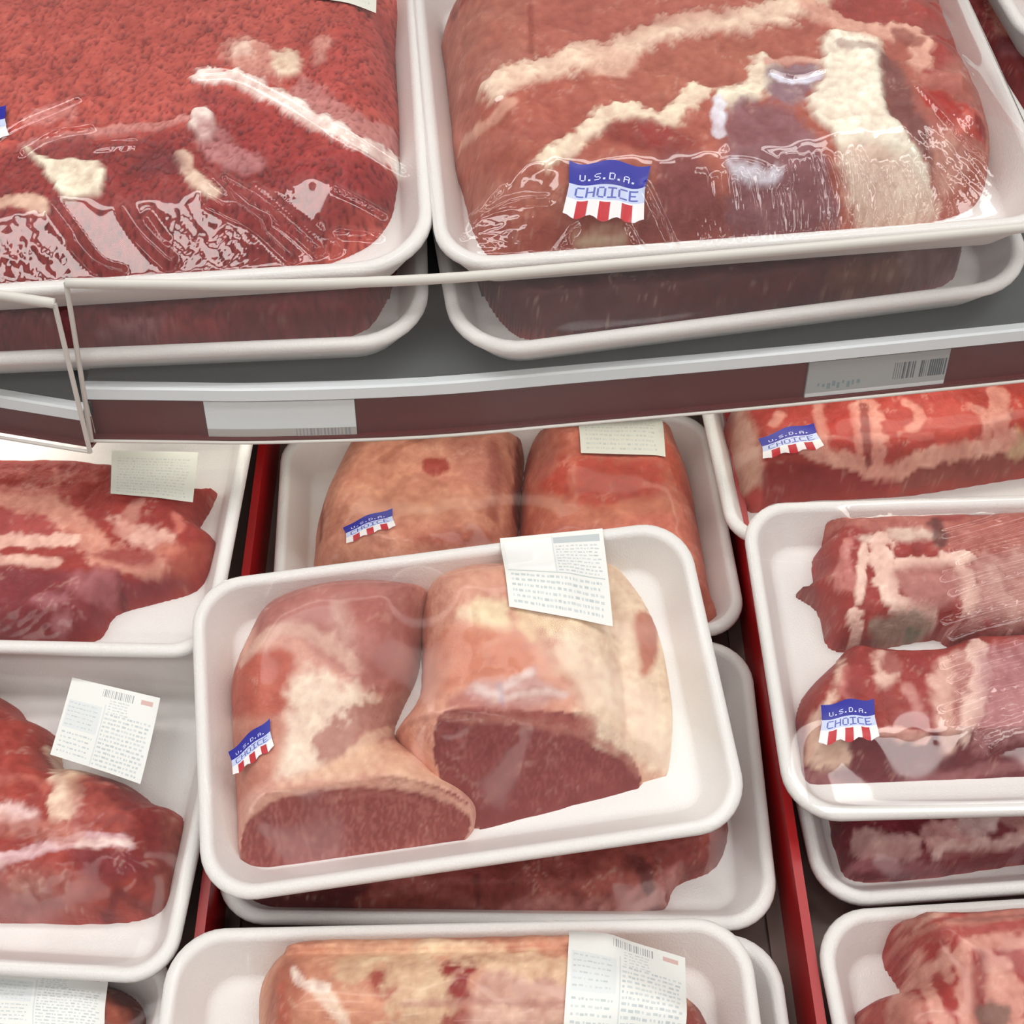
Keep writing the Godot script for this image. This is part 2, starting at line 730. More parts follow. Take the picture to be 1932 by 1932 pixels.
func set_up_room() -> void:
	var walls := mat("wall_paint", "d6d6d4", 0.8)
	struct_box("floor", Vector3(7, 0.1, 6.4), Vector3(0, -0.05, 2.3), mat("floor_tile", "8a8682", 0.5))
	struct_box("ceiling", Vector3(7, 0.1, 6.4), Vector3(0, 3.15, 2.3), mat("ceiling_paint", "e8e6e2", 0.8))
	struct_box("wall_back", Vector3(7, 3.1, 0.1), Vector3(0, 1.55, -0.95), walls)
	struct_box("wall_front", Vector3(7, 3.1, 0.1), Vector3(0, 1.55, 5.55), walls)
	struct_box("wall_left", Vector3(0.1, 3.1, 6.4), Vector3(-3.55, 1.55, 2.3), walls)
	struct_box("wall_right", Vector3(0.1, 3.1, 6.4), Vector3(3.55, 1.55, 2.3), walls)


func struct_box(called: String, size: Vector3, at: Vector3, m: Material) -> void:
	struct(called, slab(size, 0.004), m).position = at


func set_up_lamps() -> void:
	var glow := mat("lamp_glow", "ffffff", 0.5)
	glow.emission_enabled = true
	glow.emission = Color(1.0, 0.995, 0.98)
	glow.emission_energy_multiplier = 1.0
	for at in [[-2.7, 0.85, 0.9], [-0.9, 0.85, 0.9], [0.9, 0.85, 0.9], [2.7, 0.85, 0.9], [-2.7, 2.3, 1.0], [-0.9, 2.3, 0.9], [0.9, 2.3, 0.9], [2.7, 2.3, 1.0], [-1.8, 3.8, 1.2], [0.0, 3.8, 1.0], [1.8, 3.8, 1.2]]:
		var o := thing("ceiling_light", "white ceiling light panel hanging over the shoppers' aisle", "ceiling light", "ceiling light panels")
		o.position = Vector3(at[0], 3.07, at[1])
		part(o, "frame", slab(Vector3(1.26, 0.04, 0.36), 0.004), mats.white_trim)
		var d := part(o, "diffuser", slab(Vector3(1.2, 0.01, 0.3), 0.002), glow)
		d.position.y = -0.024
		var l := AreaLight3D.new()
		l.name = "light"
		l.area_size = Vector2(1.2, 0.3)
		l.light_color = Color(1.0, 0.995, 0.98)
		l.light_energy = at[2]
		l.shadow_enabled = true
		l.area_range = 12.0
		l.rotation_degrees.x = -90.0
		l.position.y = -0.035
		o.add_child(l, true)

	added_case_lamp(Vector3(0.0, 1.98, 0.24), 2.3, 0.55)


func added_case_lamp(at: Vector3, long: float, energy: float) -> void:
	# an unseen tube and canopy, added for highlights on the film
	var o := thing("added_canopy_lamp", "added light tube under an unseen canopy above the meat case", "added case light")
	o.position = at
	part(o, "canopy", slab(Vector3(long + 0.1, 0.03, 0.2), 0.006), mats.white_trim).position.y = 0.04
	part(o, "tube_light", slab(Vector3(long, 0.012, 0.1), 0.003), mats.lamp_glow).position.y = 0.01
	var l := AreaLight3D.new()
	l.name = "light"
	l.area_size = Vector2(long, 0.1)
	l.light_color = Color(1.0, 0.995, 0.98)
	l.light_energy = energy
	l.area_range = 8.0
	l.shadow_enabled = true
	l.rotation_degrees.x = -90.0
	o.add_child(l, true)


func path_of(n: Array) -> PackedVector3Array:
	# a smooth path through x, y, z triples
	var p := PackedVector3Array()
	for k in range(0, n.size(), 3):
		p.append(Vector3(n[k], n[k + 1], n[k + 2]))
	var out := PackedVector3Array()
	for k in p.size() - 1:
		for s in 5:
			out.append(p[k].cubic_interpolate(p[k + 1], p[maxi(k - 1, 0)], p[mini(k + 2, p.size() - 1)], s / 5.0))
	out.append(p[p.size() - 1])
	return out


func between(p: PackedVector3Array, x0: float, x1: float) -> PackedVector3Array:
	# the stretch of a path from x0 to x1
	var out := PackedVector3Array()
	for s in 13:
		var x := lerpf(x0, x1, s / 12.0)
		for k in p.size() - 1:
			if p[k].x <= x and x <= p[k + 1].x:
				out.append(p[k].lerp(p[k + 1], (x - p[k].x) / (p[k + 1].x - p[k].x)))
				break
	return out


func moved(p: PackedVector3Array, out: float, up: float) -> PackedVector3Array:
	var q := PackedVector3Array()
	for i in p.size():
		var t := (p[mini(i + 1, p.size() - 1)] - p[maxi(i - 1, 0)]).normalized()
		q.append(p[i] + Vector3(-t.z, 0, t.x) * out + Vector3.UP * up)
	return q


func rod(path: PackedVector3Array, r: float, squash := 1.0) -> ArrayMesh:
	var p := PackedVector3Array()
	var n := path.size()
	for j in n + 2:
		var i := clampi(j - 1, 0, n - 1)
		var t := (path[mini(i + 1, n - 1)] - path[maxi(i - 1, 0)]).normalized()
		var a := t.cross(Vector3.UP if absf(t.y) < 0.8 else Vector3.BACK).normalized()
		var b := a.cross(t)
		for k in 9:
			var f := TAU * k / 8.0
			p.append(path[i] + (a * cos(f) * squash + b * sin(f)) * (0.0 if j == 0 or j == n + 1 else r))
	return sheet(p, 9, n + 2, PackedColorArray(), PackedVector2Array(), true)


func pane(low: PackedVector3Array, high: PackedVector3Array, thick: float) -> ArrayMesh:
	var p := PackedVector3Array()
	for i in low.size():
		var u := (high[i] - low[i]).normalized()
		var t := (low[mini(i + 1, low.size() - 1)] - low[maxi(i - 1, 0)]).normalized()
		var n := t.cross(u).normalized() * thick * 0.5
		for q in [low[i] - n, low[i] + n, high[i] + n, high[i] - n, low[i] - n]:
			p.append(q)
	var st := SurfaceTool.new()
	st.begin(Mesh.PRIMITIVE_TRIANGLES)
	st.set_smooth_group(-1)
	for i in low.size() - 1:
		for k in 4:
			for q in [i * 5 + k, i * 5 + k + 1, i * 5 + k + 6, i * 5 + k, i * 5 + k + 6, i * 5 + k + 5]:
				st.add_vertex(p[q])
	for e in [0, (low.size() - 1) * 5]:
		for q in [0, 1, 2, 0, 2, 3]:
			st.add_vertex(p[e + q])
	st.generate_normals()
	return st.commit()


func sweep(path: PackedVector3Array, profile: Array) -> ArrayMesh:
	var q := PackedVector2Array()
	for k in range(0, profile.size(), 2):
		q.append(Vector2(profile[k], profile[k + 1]))
	return loft(path, q)


func set_up_case() -> void:
	# body of the case
	var body := thing("refrigerated_case", "open refrigerated meat case whose dark deck carries the lower trays", "display case")
	var deck := part(body, "deck", slab(Vector3(2.4, 0.03, 1.06), 0.003), mats.deck_paint)
	deck.basis = Basis(Vector3.RIGHT, deg_to_rad(18.0))
	deck.position = Vector3(0, 0.735, 0.14) + deck.basis * Vector3(0, -0.0155, -0.1)
	part(body, "back_liner", slab(Vector3(2.4, 1.5, 0.03), 0.003), mats.case_liner).position = Vector3(0, 1.2, -0.47)
	part(body, "front_panel", slab(Vector3(2.4, 0.56, 0.03), 0.003), mats.case_panel).position = Vector3(0, 0.3, 0.53)
	part(body, "bumper", slab(Vector3(2.4, 0.05, 0.06), 0.01), mats.white_trim).position = Vector3(0, 0.575, 0.56)
	part(body, "side_panel", slab(Vector3(0.03, 1.9, 1.0), 0.003), mats.case_liner).position = Vector3(-1.21, 0.97, 0.02)
	part(body, "side_panel", slab(Vector3(0.03, 1.9, 1.0), 0.003), mats.case_liner).position = Vector3(1.21, 0.97, 0.02)
	# dividers between the columns of trays
	divider("red plastic divider strip standing between the left and middle columns of trays", Vector2(-0.1545, -0.45), Vector2(-0.1415, 0.36))
	divider("red plastic divider strip standing between the middle and right columns of trays", Vector2(0.1285, -0.45), Vector2(0.142, 0.36))
	# the shelf above, in two sections that meet at the left
	var main := path_of([-0.2135, 0.93, 0.07, -0.1677, 0.9297, 0.0707, -0.1228, 0.9296, 0.071, -0.0439, 0.9309, 0.0679, 0.0357, 0.934, 0.0601, 0.1435, 0.9385, 0.049, 0.2628, 0.9441, 0.0351, 0.3821, 0.9497, 0.0212, 0.5611, 0.9582, 0.0003])
	var left := path_of([-0.6985, 0.9558, -0.0125, -0.4779, 0.9397, 0.0274, -0.3455, 0.93, 0.0514, -0.2572, 0.9235, 0.0674, -0.2131, 0.9203, 0.0753])
	shelf("upper shelf section with a long maroon price rail along its front", main)
	shelf("shelf section at the left edge, set slightly lower, ending at the joint", left, -0.0225)
	shelf_lamp("slim light strip under the long shelf section, over the back trays", main, -0.2, 0.5)
	shelf_lamp("slim light strip under the left shelf section", left, -0.6, -0.23)
	var low := moved(main, 0.006, -0.0305)
	var high := moved(main, 0.0205, 0.064)
	for i in high.size():  # the left end of the sheet is cut aslant
		high[i].x += 0.011 * clampf(1.0 - (high[i].x + 0.21) / 0.3, 0.0, 1.0)
	fence("clear plastic front standing along the long shelf section, bright top edge", low, high)
	var low2 := moved(left, 0.005, -0.025)
	var high2 := moved(left, 0.0165, 0.064)
	for i in high2.size():
		high2[i].x += 0.006
	fence("clear plastic front of the left shelf section, ending beside the joint", low2, high2)


func divider(label: String, a: Vector2, b: Vector2) -> void:
	var tilt := Basis(Vector3.RIGHT, deg_to_rad(18.0))
	var o := thing("tray_divider", label, "divider", "tray dividers")
	var mid := (a + b) / 2.0
	o.position = Vector3(0, 0.735, 0.14) + tilt * Vector3(mid.x, 0.0, mid.y)
	o.basis = tilt * Basis(Vector3.UP, atan2(b.x - a.x, b.y - a.y))
	var l := (b - a).length()
	part(o, "fin", slab(Vector3(0.0045, 0.040, l), 0.001), mats.red_plastic).position.y = 0.0235
	part(o, "foot", slab(Vector3(0.02, 0.003, l), 0.001), mats.deck_paint).position.y = 0.002


func shelf(label: String, p: PackedVector3Array, foot := -0.0305) -> void:
	var o := thing("display_shelf", label, "shelf", "shelf sections")
	var back := PackedVector3Array()
	for q in p:
		back.append(Vector3(q.x, q.y + 0.168, q.z - 0.415))
	part(o, "shelf_floor", pane(moved(p, -0.006, -0.005), back, 0.006), mats.steel)
	part(o, "front_groove", sweep(p, [-0.008, -0.002, -0.0035, -0.002, -0.0035, -0.008, -0.008, -0.008]), mats.dark_gap)
	part(o, "rail_lip", sweep(p, [-0.0035, -0.001, 0.002, -0.001, 0.003, -0.002, 0.003, -0.0078, 0.002, -0.0085, -0.0035, -0.0085]), mats.white_trim)
	part(o, "rail_insert", sweep(p, [-0.0035, -0.0088, -0.001, -0.0088, -0.001, foot, -0.0035, foot]), mats.red_insert)
	part(o, "rail_foot", sweep(p, [-0.0035, foot, 0.002, foot, 0.002, foot - 0.0018, -0.0035, foot - 0.0018]), mats.red_insert)


func shelf_lamp(label: String, p: PackedVector3Array, x0: float, x1: float) -> void:
	var o := thing("shelf_lamp", label, "shelf light", "lights under the shelf")
	var q := moved(between(p, x0, x1), -0.05, -0.03)
	part(o, "housing", rod(moved(q, 0.0, 0.008), 0.009), mats.white_trim)
	part(o, "tube_light", rod(q, 0.005), mats.lamp_glow)
	for s in [0.2, 0.5, 0.8]:
		var l := AreaLight3D.new()
		l.name = "light"
		l.area_size = Vector2((x1 - x0) / 3.0, 0.012)
		l.light_color = Color(1.0, 0.98, 0.92)
		l.light_energy = 0.005
		l.area_range = 3.0
		l.shadow_enabled = true
		l.position = q[int(12 * s)] + Vector3(0, -0.008, 0)
		l.rotation_degrees = Vector3(-90, 0, 0)
		o.add_child(l, true)


func fence(label: String, low: PackedVector3Array, high: PackedVector3Array) -> void:
	var o := thing("plastic_front", label, "plastic guard", "clear fronts of the shelf")
	part(o, "clear_sheet", pane(low, high, 0.002), mats.clear_plastic)
	part(o, "top_edge", rod(high, 0.0027, 0.8), mats.plastic_edge)
	part(o, "lower_edge", rod(low, 0.0009), mats.plastic_edge)
	var e := low.size() - 1 if low[0].x < -0.5 else 0
	part(o, "end_edge", rod(PackedVector3Array([low[e], low[e].lerp(high[e], 0.5), high[e]]), 0.0013), mats.plastic_edge)


func set_up_tags() -> void:
	var main := path_of([-0.2135, 0.93, 0.07, -0.1677, 0.9297, 0.0707, -0.1228, 0.9296, 0.071, -0.0439, 0.9309, 0.0679, 0.0357, 0.934, 0.0601, 0.1435, 0.9385, 0.049, 0.2628, 0.9441, 0.0351, 0.3821, 0.9497, 0.0212, 0.5611, 0.9582, 0.0003])
	price_tag("pale blank price tag in the maroon rail, nearer the joint at the left", between(main, -0.1548, -0.0793), "e3e9ec", "tag_print", -0.0095)
	price_tag("grey price tag with dark bars in the maroon rail, at the right", between(main, 0.1522, 0.2262), "a3a6a6", "tag_print_bars", -0.0095)


func price_tag(label: String, p: PackedVector3Array, hex: String, print_name: String, top: float) -> void:
	var o := thing("price_tag", label, "price tag", "price tags in the rail")
	part(o, "card", sweep(p, [-0.0008, top, 0.0006, top, 0.0006, -0.0302, -0.0008, -0.0302]), mat("card_" + print_name, hex, 0.5))
	var q := moved(p, 0.0009, 0.0)
	var v := PackedVector3Array()
	var uv := PackedVector2Array()
	for j in 2:
		for i in q.size():
			v.append(q[i] + Vector3.UP * (-0.0302 if j else top))
			uv.append(Vector2(float(i) / (q.size() - 1), j))
	part(o, "print", sheet(v, q.size(), 2, PackedColorArray(), uv), mats[print_name])


# ---------- the packages ----------

func set_up_packages() -> void:
	package_two_roasts()
	package_pork_loins()
	package_dark_chops()
	package_front_roast()
	package_under_front()
	package_shoulder_steak()
	package_left_roast()
	package_left_front()
	package_back_ribs()
	package_wrapped_ribs()
	package_lower_ribs()
	package_front_ribs()
	package_shelf_lower_left()
	package_shelf_lower_right()
	package_cubed_steak()
	package_big_roast()
	package_shelf_far_right()
	package_shelf_lower_far_right()


func package_two_roasts() -> void:
	var o := pack("beef_roast_package", "tray of two tan beef roasts partly beneath the shelf, price label at its back", Vector3(-0.0056, 0.7820, 0.0165), 18.00, -3.40, 262.0, 158.0, 22, 0.00)
	lobe([-92.6, -73, -104.2, -43.8, -109.7, -23.6, -111.7, -3, -107.1, 24.6, -61.8, 44.2, -7.3, 30.5, 8, 3.9, 13.1, -33.6, 18.7, -73, 17.1, -73, -39.6, -73, -82.9, -73], 46, 30, "dc9a80", 0, 0, [], "")
	streak([-92.9, -89.8, -103.9, -52.9, -105, 4.5], 5, "9c4a35", 0.8, 3, 0)
	streak([17.3, -83.3, 11.8, -43.4, 8.9, -10.9], 9, "8a3a2c", 0.8, 4, 0)
	patch([-43.7, -32.7, -32.7, -34.4, -29.3, -26.1, -36.7, -20.8, -43.8, -24.6], "a83c34", 3, 0.9, 1.5, 0)
	patch([-83.5, -17.1, -69.1, -34.2, -47.5, -19.1, -26.3, -6.6, -37.4, 8.1, -67.3, -0.2], "d6987a", 12, 0.7, 1.5, 0)
	patch([-48.2, 19.4, -23.7, 15.1, -6.1, 13.8, -15.4, 21.6, -41.6, 24.8], "b4503e", 8, 0.7, 1.5, 0)
	streak([-3, -46.5, -2.2, -25.7, -5.5, 2.4], 8, "a95a4c", 0.6, 5, 0)
	patch([-30.6, -46.4, -6.6, -47, 5.8, -38, -4.8, -11.3, -22.3, -19.9], "b87468", 12, 0.6, 1.5, 0)
	streak([-69.1, -34.2, -58.1, -42.9, -43.5, -51.2], 4, "b06a50", 0.5, 1.5, 0)
	streak([-67.3, -2.4, -58.3, -15.3, -47.5, -21.4, -31.5, -13.7], 5, "a86650", 0.4, 4, 0)
	piece(o, "roast", 0.22, 0.8, 0, 0.35)
	lobe([22.6, -73, 14.9, -47, 10.3, -3.3, 14.5, 31.8, 63.4, 51.7, 115.5, 65.2, 118, 49.3, 118, 30.7, 118, 11.8, 118, -9.7, 118, -32.1, 113.9, -60.2, 108.3, -73, 77.5, -73, 38.7, -73], 48, 30, "d4806a", 0, 0, [], "")
	streak([114.3, -82.7, 123.4, -34.6, 126.9, 5.4, 132.2, 36.8], 22, "8c2c24", 0.85, 6, 0)
	streak([99.6, -34, 108.6, -9.9, 118.9, -4.2], 16, "c85038", 0.6, 8, 0)
	patch([23.9, -31.1, 41.9, -31.1, 68.6, -24.4, 90.4, -23.5, 91.8, -5.6, 73.8, 9.6, 44, 5.7, 25.8, -8.4], "c64e3e", 10, 0.85, 3, 0)
	patch([22.3, -83, 34.4, -49.4, 32.2, -22.4, 20, -26.6], "c08070", 10, 0.6, 1.5, 0)
	streak([18.7, -7.9, 46.8, 14.2, 73.8, 9.6, 93.8, 7.5], 12, "d08a6c", 0.6, 6, 0)
	streak([45.2, -37.5, 40.5, -15, 41.4, 5.5], 5, "d4806a", 0.6, 3, 0)
	piece(o, "roast", 0.22, 0.8, 0, 0.35)
	stretch_film(2)
	cover(o, "film")
	lay(o, "grade_badge", [-90.3, 11.5, -62, 1.6, -60.3, 15.3, -88.1, 21], 14, mats.badge, 0.5, 0.1)
	lay(o, "price_label", [49.6, -83.9, 101.3, -78.7, 96.5, -25.4, 47.5, -29.8], 12, mats.label_plain, 0.5, 0)


func package_pork_loins() -> void:
	var o := pack("pork_loin_package", "tray of two halved pork loins, cut faces forward, tilted atop the middle column", Vector3(-0.0253, 0.7901, 0.1614), 28.00, -8.10, 253.7, 159.3, 24, 0.00)
	lobe([-92.5, -65.8, -69.3, -73.4, -43.8, -73.7, -19.1, -68.8, -7.5, -62.3, -14.4, -41.5, -19.9, -21.1, -29.8, -3.8, -33.6, 8.7, -18.1, 23.1, -0.3, 41.2, 1.9, 53.7, -11.1, 66.6, -38.5, 70.7, -71.1, 70.7, -109, 66.6, -113.8, 55.5, -113.8, 30.6, -113.8, -8.3, -112.5, -31, -103.7, -50.1], 38, 24, "dca696", 0, -0.13, [[-112, 63.3, 0.00367, -1, 1.19]], "9c5450")
	patch([-94.6, -45.6, -90.9, -75.5, -69.1, -83.1, -39.3, -84.3, -15.6, -73.7, -16.7, -41.1, -21, -21, -29.4, -9.7, -43.1, -6.4, -59, -20.3, -75.4, -37.8, -87.5, -36.5], "b87872", 8, 0.9, 2, 0)
	patch([-47.1, -49.5, -32, -49.4, -32.3, -34.7, -45.2, -38.4], "b06258", 8, 0.6, 1.5, 0)
	patch([-56.7, -44.5, -49.9, -53.2, -46.6, -24.7, -53.1, -19.4], "caa095", 8, 0.5, 1.5, 0)
	patch([-40.7, -24.2, -32, -26.4, -30.5, -17.9, -39.2, -14.8], "b46a60", 8, 0.5, 1.5, 0)
	patch([-113.2, -32.1, -95.9, -31, -77.6, -28.9, -76, -13.6, -83.1, 0.2, -103.6, -2.2, -114.7, -15.8], "c2604e", 6, 0.9, 1.5, 0)
	patch([-78.9, -14, -68.1, -18.6, -54, -10.6, -38, -5.1, -23.3, -15.5, -33.2, 2.1, -51.2, 19.1, -40.4, 27.6, -61, 30.9, -85.6, 30.5, -87.4, 17.2, -80.9, 0.6], "ead0be", 10, 0.95, 3, 0)
	patch([-111.5, -3.8, -93.3, -1.2, -83.5, 6.1, -86.5, 23.1, -97.7, 31, -115.3, 31.5], "c8806a", 8, 0.7, 1.5, 0)
	streak([-57, 19.9, -45.2, 12.6, -30.9, -3.1, -23.3, -15.5], 26, "b4746a", 0.8, 6, 0)
	streak([-51.6, 23.6, -31.8, 4.1, -21.5, -4.2], 8, "e0b8a0", 0.8, 4, 0)
	patch([-85.8, 32.5, -51.4, 22.1, -29.6, 12.4, -18.2, 22, -4.6, 40.9, -18.8, 41.1, -46.9, 35, -75.7, 33.2], "e3b498", 8, 0.8, 1.5, 0)
	streak([-101.7, -29.2, -90.7, -37.6, -78.2, -39.7, -66.5, -36.6, -47.4, -17.4], 7, "e0b8a8", 0.6, 4, 0)
	streak([-97.5, -49.5, -91, -73.7, -72.5, -81.8, -45.8, -85.2, -18.5, -76.8], 7, "a05c54", 0.7, 4, 0)
	fibres([-119.2, 52.1, -97, 38.7, -76, 35.9, -53, 36.7, -30.4, 40.4, -12.4, 46.3, -0.3, 53.3, -13.8, 62.7, -38.4, 68, -68.2, 67.4, -112.1, 62.4], 0.0109, 1, 3.4, "c08078", 0.45)
	streak([-119.2, 52.1, -96.9, 38.5, -76, 35.6, -53, 36.5, -30.4, 40.1, -12.3, 46.2, -0.3, 53.3], 4.5, "dca894", 0.9, 2, 0)
	streak([-65.8, 41.5, -53.8, 40, -34, 43.4, -20.3, 49], 2.5, "b87870", 0.6, 1.5, 0)
	piece(o, "pork_loin", 0.16, 0.5, 0, 0.25)
	lobe([11, -73.7, 27.6, -73.7, 56.7, -73.7, 72.9, -73.6, 82.8, -53.8, 87.6, -24.7, 87.9, 6.4, 85.5, 33.7, 81, 51, 53.7, 57.8, 16.6, 61.6, -6.7, 55.2, -23.8, 32.9, -33.5, 10.4, -32.7, 5.3, -20.4, -9.7, -16.4, -33.1, -14.1, -53.3, -7.3, -67.4], 45, 30, "dea48e", -0.2, -0.13, [[20.3, 57.1, -0.114, -0.994, 0.9]], "8e4a48")
	lobe([58.6, -72.3, 83.5, -73.7, 96, -59.8, 104.9, -35.6, 106.8, -9.5, 103.7, 22.7, 91, 55.5, 68.4, 61.4, 52.4, 17.4], 16, 22, "e6c8ae", 0, 0, [[20, 54.7, -0.114, -0.994, 0.9]], "d8a890")
	patch([4.6, -35.2, 14.3, -39.6, 27.9, -38.9, 27.4, -24.8, 14.2, -27.2], "ead2b0", 8, 0.9, 1.5, 0)
	streak([40.2, -28.7, 56.6, -24.6, 67.1, -12.1, 66.1, 3.3], 18, "e8c8a4", 0.9, 6, 0)
	patch([53, -21.7, 86.4, -26.7, 91.7, -3, 103.6, 6.7, 96.5, 44.6, 72.3, 34.3, 58.2, 24.3, 54.8, 6, 48, -9.6], "e8ccb4", 12, 0.9, 3, 0)
	patch([93.9, -35.4, 105.7, -35.2, 101.2, -12.1, 91.4, -1.4, 91.3, -18], "c0705c", 6, 0.85, 1.5, 0)
	streak([108.9, -34.7, 104.5, -10, 99.3, 23.1], 8, "ecd0b4", 0.7, 5, 0)
	patch([-4, -29.6, 19.9, -25.3, 34.3, -19.8, 37.6, -1.2, 16.6, -1.3, -4.4, 0.4, -8.9, -16.1], "da8a6c", 12, 0.8, 1.5, 0)
	streak([42.3, -22.4, 47.6, -6.7, 54.8, 6, 58.4, 22], 6, "c89078", 0.5, 4, 0)
	patch([1, 4.9, 10.6, -0.3, 28.5, -0.5, 36.8, -5.9, 40.2, 1.9, 51.3, 8.8, 29.3, 14.6, 9, 11.4], "c89a94", 5, 0.9, 1.5, 0)
	streak([7.4, 1, 15.6, 6.2, 25.3, 0.8, 34.9, -3], 4, "e4d0cc", 0.6, 3, 0)  # shine of the crinkled film, painted as pale lines on the loin
	streak([12.1, 10.3, 27.4, 7, 39.5, 6.4, 49.8, 8.6], 3, "e0c8c0", 0.6, 3, 0)
	streak([19.2, 1.9, 19.4, 10.9], 3, "9a8aa0", 0.5, 3, 0)
	streak([-2.2, 7.3, 21.8, 15, 48, 20.9, 59.8, 23.3], 8, "b87068", 0.7, 5, 0)
	streak([-11.1, -69.5, -11.5, -40.5, -16.4, -27.2, -20.6, -12.3], 8, "c07c68", 0.6, 5, 0)
	streak([-31.4, 9.4, -7.5, 13.9, 28.7, 19.1, 57.8, 27.5, 75.1, 37.6, 80.7, 45.1], 4, "b87c70", 0.6, 2.5, 0)
	fibres([-28.2, 13.2, -7.7, 15, 28.6, 19.8, 57.6, 28.6, 78.9, 45.5, 54.9, 51.2, 20.6, 55.4, 4.2, 43.4, -17.1, 26.7], 0.107, 0.994, 2.6, "b06a66", 0.4)
	piece(o, "pork_loin", 0.16, 0.5, 0, 0.25)
	stretch_film(2)
	crinkle(21.7, 5.3, 23.8, 1.2, 0.999, -0.0484, 4)
	cover(o, "film")
	lay(o, "grade_badge", [-111.1, 12.7, -89.3, 1.8, -88.4, 16.5, -109.1, 25], 14, mats.badge, 0.5, 0.1)
	lay(o, "price_label", [30.8, -81.1, 83.9, -79.3, 78.7, -22.7, 29.2, -35.1], 16, mats.label_boxed, 0.6, 0)


func package_dark_chops() -> void:
	var o := pack("pork_chop_package", "foam tray of dark red chops mostly hidden under the tilted pork loin tray", Vector3(-0.0067, 0.7302, 0.1597), 18.00, 0.76, 272.0, 158.0, 24, 0.00)
	lobe([-123, 63.1, -123, 70, -43.1, 70, 25.4, 70, 78.1, 67, 90.4, 51.2, 112.1, 40.2, 119, 13.3, 98.9, -15.7, -23.8, -27.8, -121.6, -21.1, -123, 2.2], 26, 14, "96463f", 0, 0, [], "")
	patch([-126.3, 61.7, -65, 60.1, -70, 66.8, -61.7, 69.7, -98.5, 71.8, -123.7, 72.1], "58141a", 8, 0.9, 1.5, 0)
	patch([20.5, 59.1, 68, 48.6, 70.5, 64.9, 39, 68.5, 7.1, 68.9], "a85a50", 8, 0.7, 1.5, 0)
	streak([2.5, 69.5, 25.2, 67.1, 48, 67.3, 74.7, 62, 90.1, 49.1], 10, "c08078", 0.8, 4, 0)
	streak([50.6, 68.7, 66.2, 66.9, 82.3, 61.4], 7, "dca8a0", 0.8, 3, 0)
	streak([68, 48.6, 72.3, 54.2, 74.5, 59], 8, "5c1c1e", 0.8, 4, 0)
	streak([-60.6, 64.1, -33.5, 62.4, -11, 66.3], 5, "b06860", 0.6, 3, 0)
	streak([-9.9, 56.4, -8.9, 69.5], 4, "702a2a", 0.7, 2, 0)
	streak([92, 46.2, 102.4, 52.8, 111, 62.1], 4, "c89890", 0.3, 3, 0)
	piece(o, "chops", 0.4, 1, 0, 0.35)
	stretch_film(3)
	cover(o, "film")


func package_front_roast() -> void:
	var o := pack("pork_shoulder_package", "tray of a fatty roast frontmost in the middle column, tall price label", Vector3(-0.0217, 0.7022, 0.3429), 18.00, -1.23, 262.0, 190.0, 24, 0.00)
	lobe([-91.1, -57.5, -91.3, -71.5, -82.8, -85.2, -66.6, -89, -41.3, -89, -2.5, -89, 48.9, -89, 74, -83.5, 97.9, -66.4, 110.3, -52.9, 107, -30, 37.6, -16.8, -62.5, -22.6, -87.8, -38], 60, 32, "d6987c", 0, 0, [], "")
	lobe([-80.6, -84.1, -66.7, -89, -41.2, -89, -2.5, -89, 49, -89, 69.9, -87.1, 72.1, -67.7, -1.6, -64.5, -71.7, -68.8], 50, 13, "d6987c", 0, 0, [], "")
	patch([-13.9, -59.4, -2.7, -69.3, 10.9, -73.3, 9.5, -65.1, 4.3, -58.1, 6.2, -51.4, -4.3, -49.9, -11.9, -52.7], "94302c", 3, 1, 1, 0)
	patch([-38.3, -64.1, -27.7, -65, -23.3, -54.8, -29, -51.4, -34.9, -56.9], "a8483e", 5, 0.85, 1.5, 0)
	patch([-11.8, -45.7, 3.3, -48.8, 7.1, -42.1, -2.5, -36.2, -13.8, -39.3], "9c3c38", 4, 0.8, 1.5, 0)
	patch([11, -64, 30.5, -67, 44.9, -63.1, 44.9, -41.5, 37.1, -29.9, 6.9, -35.9, 6.2, -48.8], "cfa494", 10, 0.85, 1.5, 0)
	streak([-13, -79.3, -1, -74.8, 28.6, -68.3, 43.9, -63.1], 14, "e2bc9c", 0.9, 6, 0)
	streak([-45.9, -70.7, -32.8, -75.6, -20.2, -67.3, -14.7, -51.1, -19.6, -36.7], 26, "d8b494", 0.9, 8, 0)
	patch([-64.7, -76.6, -50.8, -100.4, -20.2, -98.6, -20.8, -75.2, -46.5, -73.8, -54.4, -61.3], "dca080", 8, 0.7, 1.5, 0)
	patch([-80.2, -64.7, -69.8, -71.8, -63.8, -59.7, -67.2, -44.7, -78.6, -44.3], "b06450", 8, 0.7, 1.5, 0)
	streak([-59.9, -59.5, -51.8, -51.9, -46, -43.6], 6, "ecd0bc", 0.8, 3, 0)
	streak([-68.6, -66.3, -63.8, -59.7, -54.1, -57.5], 4, "f0dcd0", 0.8, 2, 0)  # white highlight painted into the roast's colour
	streak([-72.3, -97.6, -57.3, -101.2, -42.1, -102.4], 8, "a05844", 0.7, 4, 0)
	streak([-21.3, -49.7, 14.8, -50.3, 43.2, -48], 3, "b88478", 0.6, 2, 0)
	streak([-74.8, -60.5, -71.4, -45.4], 6, "c8543c", 0.5, 3, 0)
	patch([94.2, -45.3, 107.9, -62.3, 112.2, -54.3, 106.5, -34.2, 94.2, -32.1], "983c38", 4, 0.9, 1.5, 0)
	piece(o, "roast", 0.25, 1, 0, 0.35)
	stretch_film(2)
	cover(o, "film")
	lay(o, "price_label", [48.9, -87.1, 99.4, -73.7, 93.2, -32.4, 42.9, -34.1], 16, mats.label_full, 0.6, 0)


